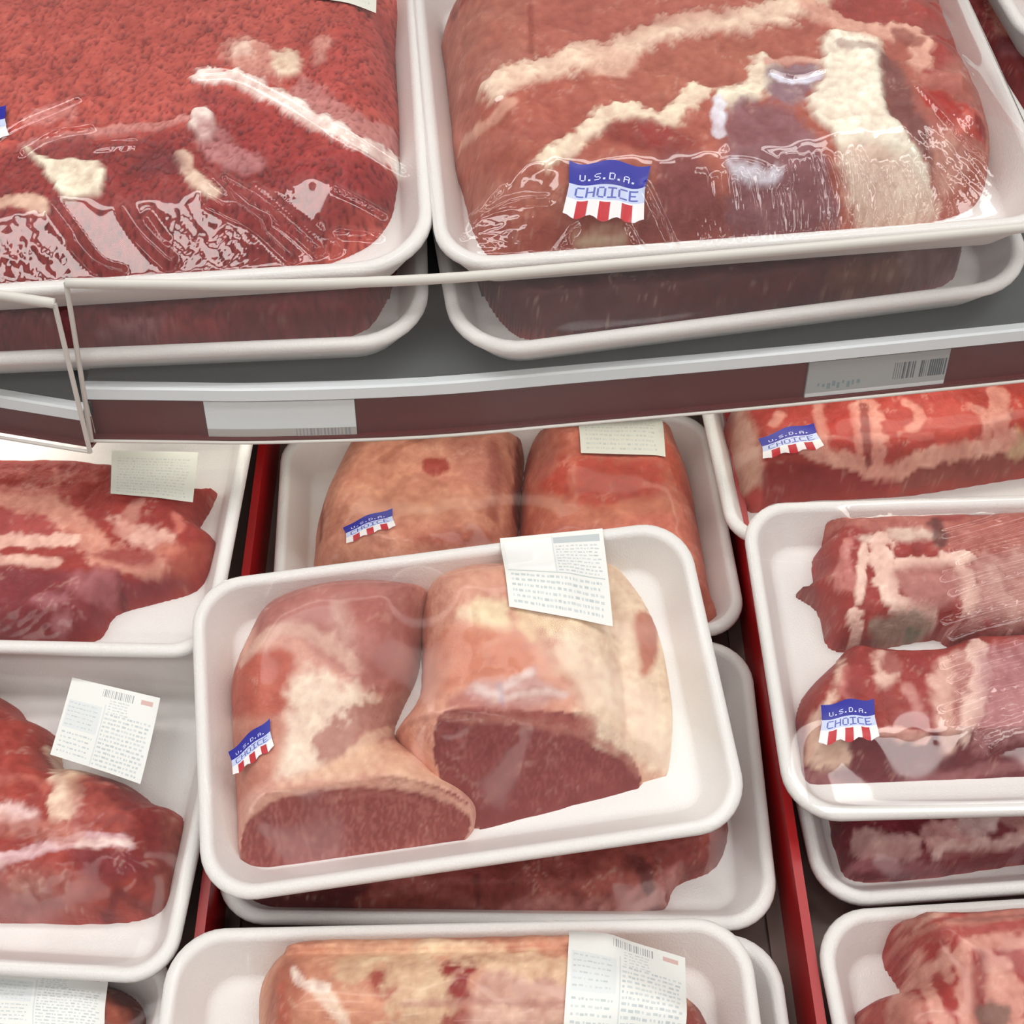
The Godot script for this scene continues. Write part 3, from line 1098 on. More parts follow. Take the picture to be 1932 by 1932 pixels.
func package_under_front() -> void:
	var o := pack("lower_roast_package", "foam tray whose right rim shows from under the front roast tray", Vector3(-0.0084, 0.6744, 0.3313), 18.00, -1.00, 272.0, 190.0, 24, 0.00)
	lobe([-100, -60, 0, -70, 100, -60, 105, 40, 60, 75, -80, 75, -110, 30], 24, 16, "b86a58", 0, 0, [], "")
	piece(o, "roast", 0.25, 1, 0, 0.35)
	stretch_film(4)
	cover(o, "film")


func package_shoulder_steak() -> void:
	var o := pack("shoulder_steak_package", "foam tray of shoulder steak with white fat seams, farthest tray of the left column", Vector3(-0.2829, 0.8230, 0.0488), 18.00, 1.50, 270.0, 185.0, 20, 0.00)
	lobe([-112.3, -31, -61, -36.8, -7.6, -36, 56.3, -34.3, 85.9, -24.4, 105.7, -18.8, 114.8, -25, 113.3, -12.3, 110, 2, 122, 12.1, 122, 25.7, 114.7, 41.2, 94.5, 49.6, 74.7, 57.8, 65.3, 75.1, 19, 78.5, -46.2, 78, -94.6, 41.4], 26, 13, "aa4038", 0, 0, [], "")
	patch([7.7, 7.3, 32.5, 5.6, 46.4, 14.5, 52.5, 26.4, 38.2, 28.8, 13.3, 28.5], "b65450", 5, 0.9, 1.5, 0)
	streak([-63.8, -5.5, 5.6, -0.6, 28.4, 2.6, 45.9, 12.4, 60.7, 26.2, 78.1, 39.3, 100, 40.9], 15, "dc9a86", 0.95, 5, 0)
	streak([-35.6, 30.7, 13.3, 28.5, 29.9, 28.6, 51.7, 26.9], 8, "e8b8a8", 0.95, 2.5, 0)
	streak([-31.9, 42.5, 16.6, 40.8, 33, 41.2, 46.2, 42], 7, "e4b4a4", 0.95, 2.5, 0)
	patch([67.5, 11.9, 81.6, 15.6, 100.6, 19.1, 105.3, 27, 96.3, 31.3, 82.8, 29.6, 74.6, 21.8], "e2b0a0", 6, 0.95, 3, 0)
	streak([77.5, 19.8, 80.8, 3.3], 9, "d89888", 0.8, 4, 0)
	streak([103, 7.4, 107, 18.6], 5, "e08878", 0.8, 3, 0)
	streak([102.8, 31.1, 112, 34.7, 108.5, 40.6], 10, "d88c78", 0.8, 5, 0)
	patch([110.5, 29.9, 120.7, 18.3, 121.7, 23, 113.6, 39.9, 98.9, 45.1], "b85848", 6, 0.8, 1.5, 0)
	patch([64.5, 36, 79.9, 31.7, 96.8, 34.8, 94.2, 41.1, 78.5, 41.2], "9c2c2c", 5, 0.8, 1.5, 0)
	patch([17.5, 44.1, 45.6, 46.3, 66.8, 47.3, 81.8, 47.5, 113.3, 40.6, 94.2, 49, 74.3, 57.2, 65.3, 73.8, 19.2, 77.8, -27.5, 78.9, -30.2, 48.2], "84343c", 8, 0.85, 1.5, 0)
	streak([79, 47, 80.1, 52.1, 78.4, 54.5], 6, "702830", 0.7, 3, 0)
	patch([57.4, 47.9, 77.5, 44.8, 77.4, 53.1, 67.8, 61.2, 59.8, 58.9], "b47074", 8, 0.8, 1.5, 0)
	patch([40, 63.2, 55.2, 59.4, 56.5, 66.2, 45.6, 68], "b07078", 5, 0.8, 1.5, 0)
	patch([50, 71, 57.9, 68.3, 58.1, 73.7, 49.4, 75.6], "b87a80", 5, 0.7, 1.5, 0)
	streak([1.6, -15.8, 31.1, -14.4, 53.7, -12.9], 6, "c86c60", 0.5, 4, 0)
	streak([31.8, -18.8, 35.2, -8.1], 3, "d88878", 0.7, 2, 0)
	streak([46.6, -6.3, 25.2, -3.6, 4.4, -5.2], 5, "c06058", 0.6, 4, 0)
	piece(o, "shoulder_steak", 0.2, 0.8, 0, 0.35)
	stretch_film(2.5)
	crinkle(47.4, 67.1, 23.4, 1.2, 0.873, 0.488, 5)
	cover(o, "film")
	lay(o, "price_label", [59.9, -33, 107.7, -34, 110.9, 1.1, 65.9, -2.6], 14, mats.label_plain, 0.5, 0)


func package_left_roast() -> void:
	var o := pack("beef_roast_package", "foam tray of red beef roast with askew price label, second in the left column", Vector3(-0.2826, 0.7502, 0.1855), 18.00, 3.35, 270.0, 175.0, 20, 0.00)
	lobe([-84.9, -63.2, -19.1, -63.4, 15.6, -54.7, 27.6, -44.8, 43.4, -38, 54, -18.2, 70.8, -16.5, 92.2, -10.4, 105.6, -2.2, 118.6, 1.9, 122, 16.7, 122, 35.9, 122, 45.8, 102.1, 55.3, 43.3, 58.8, -16.6, 59.3, -61.5, 21.4], 40, 24, "b04a40", 0, 0, [], "")
	streak([9.4, -62.4, 24.3, -51.3, 40.5, -46.8], 9, "d89c90", 0.7, 4, 0)
	streak([49.6, -24.3, 70.2, 1.7, 72.8, 14.9], 14, "e8c4ae", 0.95, 3, 0.8)
	patch([49.7, -23.4, 64.5, -23.9, 75.4, -19, 76.2, -2.3, 74.2, 6.8], "e4bca0", 6, 0.95, 1.5, 0)
	streak([75.4, -19, 89.5, -13.9], 8, "dca090", 0.8, 4, 0)
	patch([42.7, 15.9, 57.5, 15.8, 63.3, 20.9, 53.8, 23.7, 44.7, 22.7], "ecc8c4", 5, 0.95, 1.5, 0)  # film highlight painted into the meat as a pale patch
	streak([39.2, 4.4, 52.9, 1.3, 63.5, 5.9], 5, "d88070", 0.6, 3, 0)
	patch([72.5, -1.2, 85.6, -8.6, 103.4, 10.4, 105.6, 28.6, 84.7, 29.5], "b05a50", 8, 0.7, 1.5, 0)
	streak([84.6, -14.5, 112.9, 12, 117.4, 20.8, 116, 37.5], 26, "842a2e", 0.7, 9, 0)
	patch([82.8, 33.9, 105.2, 33.1, 112.6, 40.4, 96.2, 46.7, 85.5, 42.6], "84303a", 8, 0.75, 1.5, 0)
	patch([114.6, 10.2, 120.2, 7.7, 128.4, 34.6, 121, 45.6, 115.7, 43.3, 119.2, 27.8], "a85c4c", 8, 0.7, 1.5, 0)
	streak([49.6, 42.3, 60.6, 38, 76.7, 32.8, 90.7, 30.4, 106, 30.1], 7, "e4bcc0", 0.9, 2, 0.6)
	streak([84.1, 33.1, 105.9, 30.3], 4, "ecccc4", 0.9, 1.5, 0)
	streak([45.6, 25.7, 64.8, 26.1, 80.4, 29.7], 10, "c88474", 0.7, 5, 0)
	patch([49.6, 45.6, 71, 42.1, 91.6, 48.9, 81.3, 55.4, 43.5, 57.8], "b87068", 10, 0.7, 1.5, 0)
	patch([54.9, 48.2, 66.5, 46.6, 70.9, 51.8, 55.9, 53.3], "cc9488", 8, 0.6, 1.5, 0)
	streak([102.8, 47.9, 98.1, 53, 93.4, 55.4], 6, "702830", 0.6, 3, 0)
	streak([103.6, 49.3, 112.7, 50.6, 119.5, 45.1], 7, "7c3430", 0.6, 4, 0)
	piece(o, "roast", 0.3, 1.3, 0, 0.4)
	stretch_film(2)
	crinkle(70.8, 37.6, 21.4, 1.2, 0.952, -0.306, 5)
	crinkle(93.1, 21.6, 13.7, 1, 0.665, -0.747, 6)
	cover(o, "film")
	lay(o, "price_label", [54.2, -58.7, 101.1, -50.6, 104.1, -0.8, 58.3, -11.8], 16, mats.label_full, 0.6, 0)


func package_left_front() -> void:
	var o := pack("beef_roast_package", "foam tray at the bottom left corner, price label over its far rim", Vector3(-0.2980, 0.6754, 0.3282), 18.00, 4.00, 270.0, 190.0, 22, 0.00)
	lobe([11.4, -60.3, 52.6, -70.2, 79.8, -79.3, 100.4, -81.3, 111.4, -78.1, 119.2, -70.9, 121.8, -62.2, 121.1, -45.9, 76.2, -29.4, 18.5, -28], 36, 18, "b0604e", 0, 0, [], "")
	patch([96.4, -84.4, 108.9, -80.1, 118.6, -71.4, 121.5, -62.4, 119.4, -59.2, 116.4, -68, 109.9, -69.1], "5c2018", 6, 0.9, 1.5, 0)
	patch([110.2, -65.6, 115.7, -67.3, 118.1, -61.2, 112.7, -56.1], "c07058", 6, 0.8, 1.5, 0)
	piece(o, "roast", 0.3, 1, 0, 0.35)
	stretch_film(2.5)
	cover(o, "film")
	lay(o, "price_label", [46.2, -83.9, 106, -79.5, 111.9, -54.4, 56.5, -53.8], 16, mats.label_full, 0.6, 0)


func package_back_ribs() -> void:
	var o := pack("back_rib_package", "tray of red ribs under the shelf edge, farthest in the right column", Vector3(0.2417, 0.8300, -0.0440), 18.00, -4.47, 256.0, 190.0, 22, 0.00)
	lobe([-111.2, -9.4, -113.1, 19, -113.3, 39.5, -112.9, 49.4, -105.4, 58.8, -77.2, 53.1, -45.7, 53.3, -8.3, 53.2, 58.3, 45.8, 112, 41.8, 115, -11.2, 115, -44.6, 12.9, -40.1, -79.3, -31.9], 34, 22, "b84a40", 0, 0, [], "")
	patch([-108.3, -17.7, -103.3, 5.8, -100.7, 27.9, -102.1, 44.8, -100.9, 53.5, -112.6, 47.7, -112.2, 16.6], "cba08e", 8, 0.9, 1.5, 0)
	patch([-101.4, 46.6, -79.5, 43.1, -48, 46.6, -24.5, 50.1, -20, 52.5, -45.3, 52.5, -76.8, 52.4, -99.7, 57.2], "8e2e2e", 6, 0.85, 1.5, 0)
	patch([-22.8, 47.2, 3, 44.1, 40.3, 40.4, 54, 38.7, 58.6, 44.9, -7.9, 52.3, -20.4, 52.2], "8c4a40", 6, 0.9, 1.5, 0)
	patch([39.7, 36.2, 53.6, 32.1, 55.2, 41.2, 45.6, 42.3], "d4b08c", 6, 0.8, 1.5, 0)
	streak([-76.5, 38.5, -65.3, 41.5, -51.1, 44.2, -39.4, 46.9, -25.1, 48.7, -11.4, 45.7, 10.2, 42.3, 31, 40.4, 47.2, 36], 9, "e2a896", 0.95, 2.5, 0)
	streak([-63.6, 9.3, -65.1, 25.7, -65.3, 40], 6, "de9c8c", 0.85, 2.5, 0)
	streak([-42.4, 10.9, -44.2, 27.4, -45.6, 43.7], 6, "de9c8c", 0.85, 2.5, 0)
	streak([-34, 11.6, -36.3, 33, -34.8, 45.7], 14, "de9c8c", 0.85, 2.5, 0)
	streak([-10.7, 10.6, -5.4, 17.6, -8.5, 26.5, -14.3, 29.7], 6, "de9c8c", 0.85, 2.5, 0)
	streak([25.2, 16.2, 32, 22.3, 31, 33, 30.1, 39.8], 7, "de9c8c", 0.85, 2.5, 0)
	streak([44.8, 6.5, 39.7, 28, 41.7, 36.4], 12, "de9c8c", 0.85, 2.5, 0)
	streak([-87.2, 13, -91.3, 19.6], 6, "de9c8c", 0.85, 2.5, 0)
	streak([-36.8, 11.4, -40.5, 32.7, -39.8, 44.7], 5, "8a2c2c", 0.8, 2, 0)
	streak([56.5, 13.1, 53, 32], 10, "cc4838", 0.6, 4, 0)
	patch([0.7, 16.2, 22, 12.2, 26.7, 25.6, 20.4, 37.3, -0.3, 38.7], "cc5a4c", 10, 0.6, 1.5, 0)
	patch([-60.6, 15.1, -44.7, 14.5, -48.3, 37.6, -62.3, 37.9], "bc4036", 10, 0.6, 1.5, 0)
	patch([-110.2, -15.9, -108.5, 1.9, -110.4, 7.4, -112.7, -0.7], "8c3c44", 6, 0.6, 1.5, 0)
	piece(o, "rib_rack", 0.2, 0.8, 0, 0.35)
	stretch_film(2)
	cover(o, "film")
	lay(o, "grade_badge", [-102.5, 28.9, -69.4, 22.5, -66.5, 40.6, -102.3, 44.5], 14, mats.badge, 0.5, 0.1)


func package_wrapped_ribs() -> void:
	var o := pack("wrapped_rib_package", "foam tray of two rib racks under wrinkled film, upper tray of the right column", Vector3(0.2579, 0.7929, 0.1292), 20.00, -1.64, 262.0, 178.0, 24, 0.00)
	lobe([-91.8, -65.1, -85.6, -73, -86.5, -83, -59.8, -83, -27, -83, 29.6, -83, 94.2, -83, 94.3, -56.1, 66.7, -6.3, -21.4, -8.9, -35.6, -14.4, -71.9, -8.9, -91.5, -11.4, -94.3, -33.2, -104.9, -43.9, -95, -46.9], 30, 13, "a63c36", 0.02, -0.02, [], "")
	patch([-82.3, -94.4, -21.2, -100, 36.3, -108.3, 88.1, -116.9, 57.6, -56, -29.6, -50.7, -33, -59.5, -58.2, -60.6, -85.2, -75.6], "bc7468", 6, 0.9, 1.5, 0)
	patch([-73.2, -61.3, -54.7, -65, -32.8, -63.3, -34.3, -58.4, -68.7, -58.2], "d8b8aa", 5, 0.9, 1.5, 0)
	streak([-82.7, -91.9, -55.2, -93.6, -27.3, -96.9], 6, "94443c", 0.7, 3, 0)
	streak([-31.6, -68.6, -31.1, -56.4], 8, "5c2a28", 0.8, 3, 0)
	streak([-27.6, -71.9, -14.1, -73.4, 33.8, -98.4], 5, "9c3a3e", 0.7, 3, 0)
	streak([-78.9, -58.5, -83.2, -47.3, -82, -32.6, -87.9, -36.6, -83.2, -47.3], 6, "d89088", 0.8, 3, 0)
	streak([-71.8, -55.2, -76.1, -37.9, -80.1, -22.5], 5, "ecc4b6", 0.95, 1.6, 1)
	streak([-63.3, -56.5, -64.5, -40.2, -62.5, -24.6, -56.4, -19.3, -41.2, -18.3], 13, "ecc4b6", 0.95, 1.6, 1)
	streak([-60.2, -43, -46.3, -43.4, -28.4, -44.8, -20.6, -46], 9, "ecc4b6", 0.95, 1.6, 1)
	streak([-25.1, -37.3, -22.7, -25.7, -22.5, -17.5], 12, "ecc4b6", 0.95, 1.6, 1)
	streak([-7.5, -38, -7.4, -22.4, -2.1, -11.8], 9, "ecc4b6", 0.95, 1.6, 1)
	streak([-82.9, -16.1, -80.2, -11.7], 12, "ecc4b6", 0.95, 1.6, 1)
	streak([-31.9, -46.3, -21.8, -46], 8, "ecc4b6", 0.95, 1.6, 1)
	patch([-59.5, -40.1, -29.1, -41.8, -24.9, -27.2, -36.7, -20.5, -53.9, -21.2], "bc807a", 8, 0.9, 1.5, 0)
	patch([-18.6, -44.2, 11.5, -51.9, 57.6, -56, 46.7, -9.6, -11.8, -10.9, -32.9, -14.6, -22.5, -17.5], "c08e86", 10, 0.9, 3, 0)
	patch([-74.8, -14.2, -54.9, -18.7, -45.1, -18.1, -38.7, -15.8, -49.9, -12.1, -69.2, -10.2], "a08878", 5, 0.95, 1.5, 0)
	patch([-55.3, -14, -50.2, -15, -45.4, -14.1, -50.8, -12.8], "6e6c58", 3, 0.9, 1.5, 0)
	patch([-16.3, -13, -9.6, -12.9, -8.6, -11.1, -14.1, -11.2], "b04848", 3, 0.8, 1.5, 0)
	patch([-104.1, -45.6, -96.6, -40.2, -94.1, -33.5, -92.2, -17.5, -95.2, -16, -101.8, -30.7], "8c5450", 6, 0.8, 1.5, 0)
	piece(o, "rib_rack", 0.22, 1, 0, 0.35)
	lobe([-92.5, 0.6, -84.3, -6.4, -62.5, -3, -39.9, -3.7, -24.2, -9.2, 6.4, -9.8, 64.9, -13.8, 67.4, 29, 47.8, 57.1, -8.8, 64.3, -50.8, 69, -86.6, 71, -117.1, 63, -118, 53.3, -118, 43.1, -116, 29.1, -108, 14.2], 30, 13, "a83e38", 0, 0, [[-118, 63.5, -0.011, -1, 2.25]], "7c2c36")
	patch([-89.5, -4.4, -103.8, 28.8, -111.8, 35.6, -116.1, 45.9, -116.6, 58, -97.6, 59.2, -96.7, 53.9, -110.7, 46.1, -102.1, 32.8, -94.3, 15.8], "e4bca8", 5, 0.9, 2, 0)
	patch([-78.2, 5.8, -68.4, 6.2, -67.8, 19.7, -77.9, 28.5, -80.4, 23.2], "e0b4a6", 5, 0.9, 2, 0)
	patch([-53.6, 20.1, -39.7, 11.2, -44.3, 37.2, -44.7, 54.5, -51.7, 55.2, -56.2, 43.2], "e0b0a2", 6, 0.9, 2, 0)
	patch([-38.9, 8.2, -29.3, 8.5, -37.3, 37.4, -44.5, 49.4, -44.1, 30.8], "c8948c", 6, 0.8, 1.5, 0)
	streak([-26.8, 3.2, -27.8, 22.1, -36.8, 40, -41.5, 50.6], 10, "ecc6ba", 0.9, 2, 1)
	patch([-25.9, 8.9, -2.3, 3.9, 42, -0, 30.9, 53.1, -12.1, 52.2, -37.8, 53.9, -32.7, 37.5], "bc8486", 10, 0.9, 3, 0)
	patch([-78.1, 29.8, -65.1, 23.7, -56.7, 29.1, -58.2, 46.9, -77.2, 48.9, -81.7, 42.5], "a84a44", 6, 0.7, 1.5, 0)
	streak([-65.9, 27.6, -63, 36.7], 6, "d89c94", 0.7, 3, 0)
	streak([-84, 49.5, -72.2, 50.4, -59.9, 51.7], 6, "e4aca0", 0.9, 1.6, 0)
	streak([-70.1, 13, -64.4, 14.5, -57.3, 14.7], 12, "9c3030", 0.8, 4, 0)
	streak([-92.9, 14.5, -96.5, 26.7, -94.8, 30.6], 5, "d88c84", 0.8, 3, 0)
	streak([-88.1, 13.5, -91.8, 26.8], 9, "a84040", 0.7, 4, 0)
	patch([-121.4, 39.3, -114.6, 33.9, -116.7, 53.4, -119.3, 57.4, -125.5, 50.8], "942c30", 5, 0.9, 1.5, 0)
	streak([-117.2, 60.3, -84.9, 65.9, -48.5, 62.1, -8.8, 59], 6, "b87c80", 0.6, 3, 0)
	piece(o, "rib_rack", 0.22, 1, 0, 0.35)
	stretch_film(1.5)
	pleat([-29.4, -59.1, -6.3, -65.4, 27.6, -75], 2.6, 2.4)
	pleat([-27.5, -50.3, -8.4, -56.7, 24.2, -64.8], 2.6, 3.2)
	pleat([-25.4, -42, -10.2, -48.4, 21.9, -56.1], 2.6, 2.4)
	pleat([-34.8, -33.8, -12.2, -39.9, 19.9, -47.8], 2.6, 3.2)
	pleat([-32.7, -25.7, -14, -31.8, 17.6, -39.3], 2.6, 2.4)
	pleat([-30.6, -17.7, -16, -23.5, 15.4, -30.9], 2.6, 3.2)
	pleat([-39.5, -10.1, -17.7, -15.6, 13.5, -22.9], 2.6, 2.4)
	pleat([-37.9, -1.8, -19.6, -7.6, 11.4, -14.8], 2.6, 3.2)
	pleat([-45.3, 14.2, -23.5, 8.4, 7.4, 0.9], 2.6, 3.2)
	pleat([-43.4, 21.9, -25.4, 16.1, 5.4, 8.7], 2.6, 2.4)
	pleat([-41.6, 29.6, -27.2, 23.7, 3.3, 16.4], 2.6, 3.2)
	pleat([-50.3, 36.8, -29, 31.2, 1.3, 24], 2.6, 2.4)
	pleat([-48.4, 44.2, -30.7, 38.6, -0.7, 31.5], 2.6, 3.2)
	pleat([-32.3, 15.1, -14.5, 10.8, 6.4, 4.7], 2.4, 2.4)
	pleat([-30.3, 19.4, -15.5, 15.1, 5.3, 9], 2.4, 2.4)
	pleat([-28.4, 23.7, -16.6, 19.3, 4.2, 13.2], 2.4, 2.4)
	pleat([-26.4, 27.9, -17.6, 23.5, 3, 17.5], 2.4, 2.4)
	pleat([-36.2, 31.8, -18.6, 27.6, 1.9, 21.7], 2.4, 2.4)
	pleat([-34.2, 35.9, -19.6, 31.7, 0.8, 25.8], 2.4, 2.4)
	pleat([-32.2, 40.1, -20.6, 35.8, -0.3, 30], 2.4, 2.4)
	pleat([-30.3, 44.2, -21.6, 39.9, -1.3, 34.1], 2.4, 2.4)
	pleat([-39.9, 47.9, -22.6, 43.9, -2.4, 38.1], 2.4, 2.4)
	pleat([-37.6, 51.6, -23.6, 47.9, -3.5, 42.2], 2.4, 2.4)
	pleat([-35.4, 55.4, -24.2, 51.4, -4.5, 46.2], 2.4, 2.4)
	pleat([-33.1, 59, -24.9, 55.2, -5.4, 50], 2.4, 2.4)
	cover(o, "film_ribs")
	lay(o, "grade_badge", [-109.5, 34.9, -83.5, 32.5, -84.7, 54.5, -113.5, 55.3], 14, mats.badge, 0.5, 0.1)


func package_lower_ribs() -> void:
	var o := pack("lower_rib_package", "foam tray of dark ribs partly hidden beneath the wrinkled rib tray", Vector3(0.2773, 0.7400, 0.1294), 18.00, -4.21, 270.0, 185.0, 24, 0.00)
	lobe([-115.3, 43, -115.3, 60, -111, 73.2, -78.4, 75.6, -21.9, 71.3, 69.1, 65.8, 100.6, 13.1, -5.6, -18.8, -103.4, 0.1], 26, 13, "7c2030", 0, 0, [], "")
	patch([-108.5, 54.4, -94.1, 59.3, -80.7, 61.5, -81.1, 70.4, -104.1, 69.7, -111.6, 64.5], "c89a98", 4, 0.9, 2, 0)
	patch([-77.1, 56.9, -50.5, 54, -50.6, 65.1, -71.9, 69.3, -77.7, 63.9], "d4a09e", 4, 0.9, 2, 0)
	patch([-56, 48.7, -39.4, 48.7, -40.9, 61.8, -57.6, 63], "ccaaa8", 4, 0.9, 2, 0)
	streak([-112.9, 70, -94.4, 72.3, -69.8, 73.5, -23.7, 69.2], 7, "b87880", 0.7, 3, 0)
	streak([-71.9, 69.3, -45.1, 68.1, -25.7, 65.5], 8, "e0b8b4", 0.9, 3, 0)
	streak([-66.4, 71.4, -30.8, 70.2], 8, "8c1c2c", 0.8, 3, 0)
	streak([-33.6, 52.8, -25.9, 60.5], 10, "c89490", 0.8, 4, 0)
	piece(o, "rib_rack", 0.22, 1, 0, 0.35)
	stretch_film(3)
	cover(o, "film")


func package_front_ribs() -> void:
	var o := pack("front_rib_package", "foam tray of bone-in ribs at the bottom right corner", Vector3(0.2781, 0.6979, 0.3238), 18.00, -3.48, 265.0, 190.0, 24, 0.00)
	lobe([-95.4, -89, -78.3, -89, -32.2, -89, 50.2, -89, 52.7, -61.2, 6.5, 12.5, -104.2, 9.4, -119.5, -14.1, -119.5, -47.7, -111.4, -56.1, -93.8, -60.6, -98.4, -76], 56, 16, "b0423e", 0, 0, [], "")
	lobe([-90, -89, -72.3, -89, -24.3, -89, 60.2, -89, 54.1, -76, -41.2, -73.4, -89.4, -73.4], 50, 9, "b0423e", 0, 0, [], "")
	patch([-86.7, -102.2, -64.9, -107.7, -21, -107.4, 17.7, -107.3, -16.5, -69.7, -50.9, -69.8, -77.7, -69.6, -92.1, -72.7, -96.4, -78.6], "c68678", 5, 0.9, 2, 0)
	streak([-96.1, -81.3, -83.9, -79.7, -23.4, -99.5], 5, "a8403c", 0.8, 2.5, 0)
	streak([-94.2, -74.7, -77.3, -71.4, -49.4, -73.9], 5, "b04440", 0.8, 2.5, 0)
	streak([-92, -79, -42.3, -98.4], 4, "dcae9c", 0.6, 3, 0)
	streak([-92.5, -69.4, -87.8, -61.1, -72.7, -66.2, -52, -65.9], 7, "dca090", 0.9, 2.5, 0)
	streak([-89.3, -63.4, -98.6, -43.7, -95.3, -34.2], 8, "dca090", 0.9, 2.5, 0)
	streak([-80.2, -60, -82.2, -46.3, -84.7, -33.5], 9, "dca090", 0.9, 2.5, 0)
	streak([-69.7, -55.2, -67.7, -41.7, -69.5, -28.7], 16, "dca090", 0.9, 2.5, 0)
	streak([-92.8, -61.4, -112.7, -46.1, -116.8, -33.9], 8, "dca090", 0.9, 2.5, 0)
	streak([-119.4, -43.8, -116.2, -48.8], 8, "dca090", 0.9, 2.5, 0)
	streak([-84.8, -66.2, -86.4, -54], 6, "dca090", 0.9, 2.5, 0)
	patch([-113.1, -44.2, -101.5, -51.1, -103, -34.7, -108.1, -27.9, -115.2, -31.9], "cc9080", 5, 0.8, 1.5, 0)
	patch([-76.4, -59.6, -70.1, -61.1, -75.5, -42.1, -82.8, -33.4], "8c2428", 5, 0.8, 1.5, 0)
	patch([-122, -33.9, -117.2, -50.1, -113.3, -50.7, -114.9, -40, -118.4, -28.2], "b03430", 5, 0.8, 1.5, 0)
	streak([-76.3, -35.6, -71.2, -36.2], 10, "6c5248", 0.8, 3, 0)
	piece(o, "rib_rack", 0.22, 1, 0, 0.35)
	stretch_film(3)
	cover(o, "film")


func package_shelf_lower_left() -> void:
	var o := pack("cubed_steak_package", "lower shelf tray behind the clear front, directly under the cubed steak", Vector3(-0.1972, 0.9675, -0.0428), 22.00, -3.13, 300.0, 235.0, 34, 0.00)
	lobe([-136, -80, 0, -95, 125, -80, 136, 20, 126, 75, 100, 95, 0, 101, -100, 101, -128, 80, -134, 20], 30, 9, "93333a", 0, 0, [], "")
	patch([-58.5, 91.8, -33.1, 89.8, -25.9, 96.1, -46.3, 99.7, -61.5, 99.7], "7c2c34", 5, 0.8, 1.5, 0)
	patch([-11.8, 98.5, 2.4, 95.9, 24.9, 96.7, 15.1, 98.9, -10.8, 99.4], "b07a80", 6, 0.7, 1.5, 0)
	patch([25.9, 94.7, 48.5, 95.4, 48.2, 98.7, 34.8, 99.3, 13.9, 99.4, 19.1, 97.7], "b4484c", 6, 0.8, 1.5, 0)
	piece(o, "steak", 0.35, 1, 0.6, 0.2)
	stretch_film(3)
	cover(o, "film")


func package_shelf_lower_right() -> void:
	var o := pack("roast_package", "lower shelf tray behind the clear front, directly under the big roast", Vector3(0.1024, 0.9753, -0.0622), 22.00, -9.26, 300.0, 235.0, 34, 0.00)
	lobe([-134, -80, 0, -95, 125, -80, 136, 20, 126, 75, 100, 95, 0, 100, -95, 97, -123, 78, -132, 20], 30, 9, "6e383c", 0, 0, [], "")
	patch([-43.2, 95.7, 11.5, 93.6, 43, 96.7, 28.3, 99.5, -27.8, 99.8], "6c2024", 10, 0.8, 1.5, 0)
	patch([42.2, 94.9, 81.7, 92.2, 86.9, 96.2, 56.8, 98.1], "8a5a4a", 10, 0.8, 1.5, 0)
	patch([81.4, 90.9, 134.7, 69.3, 133.6, 88.4, 98.5, 95.3], "a08080", 10, 0.6, 1.5, 0)
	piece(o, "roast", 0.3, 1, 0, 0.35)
	stretch_film(3)
	cover(o, "film")


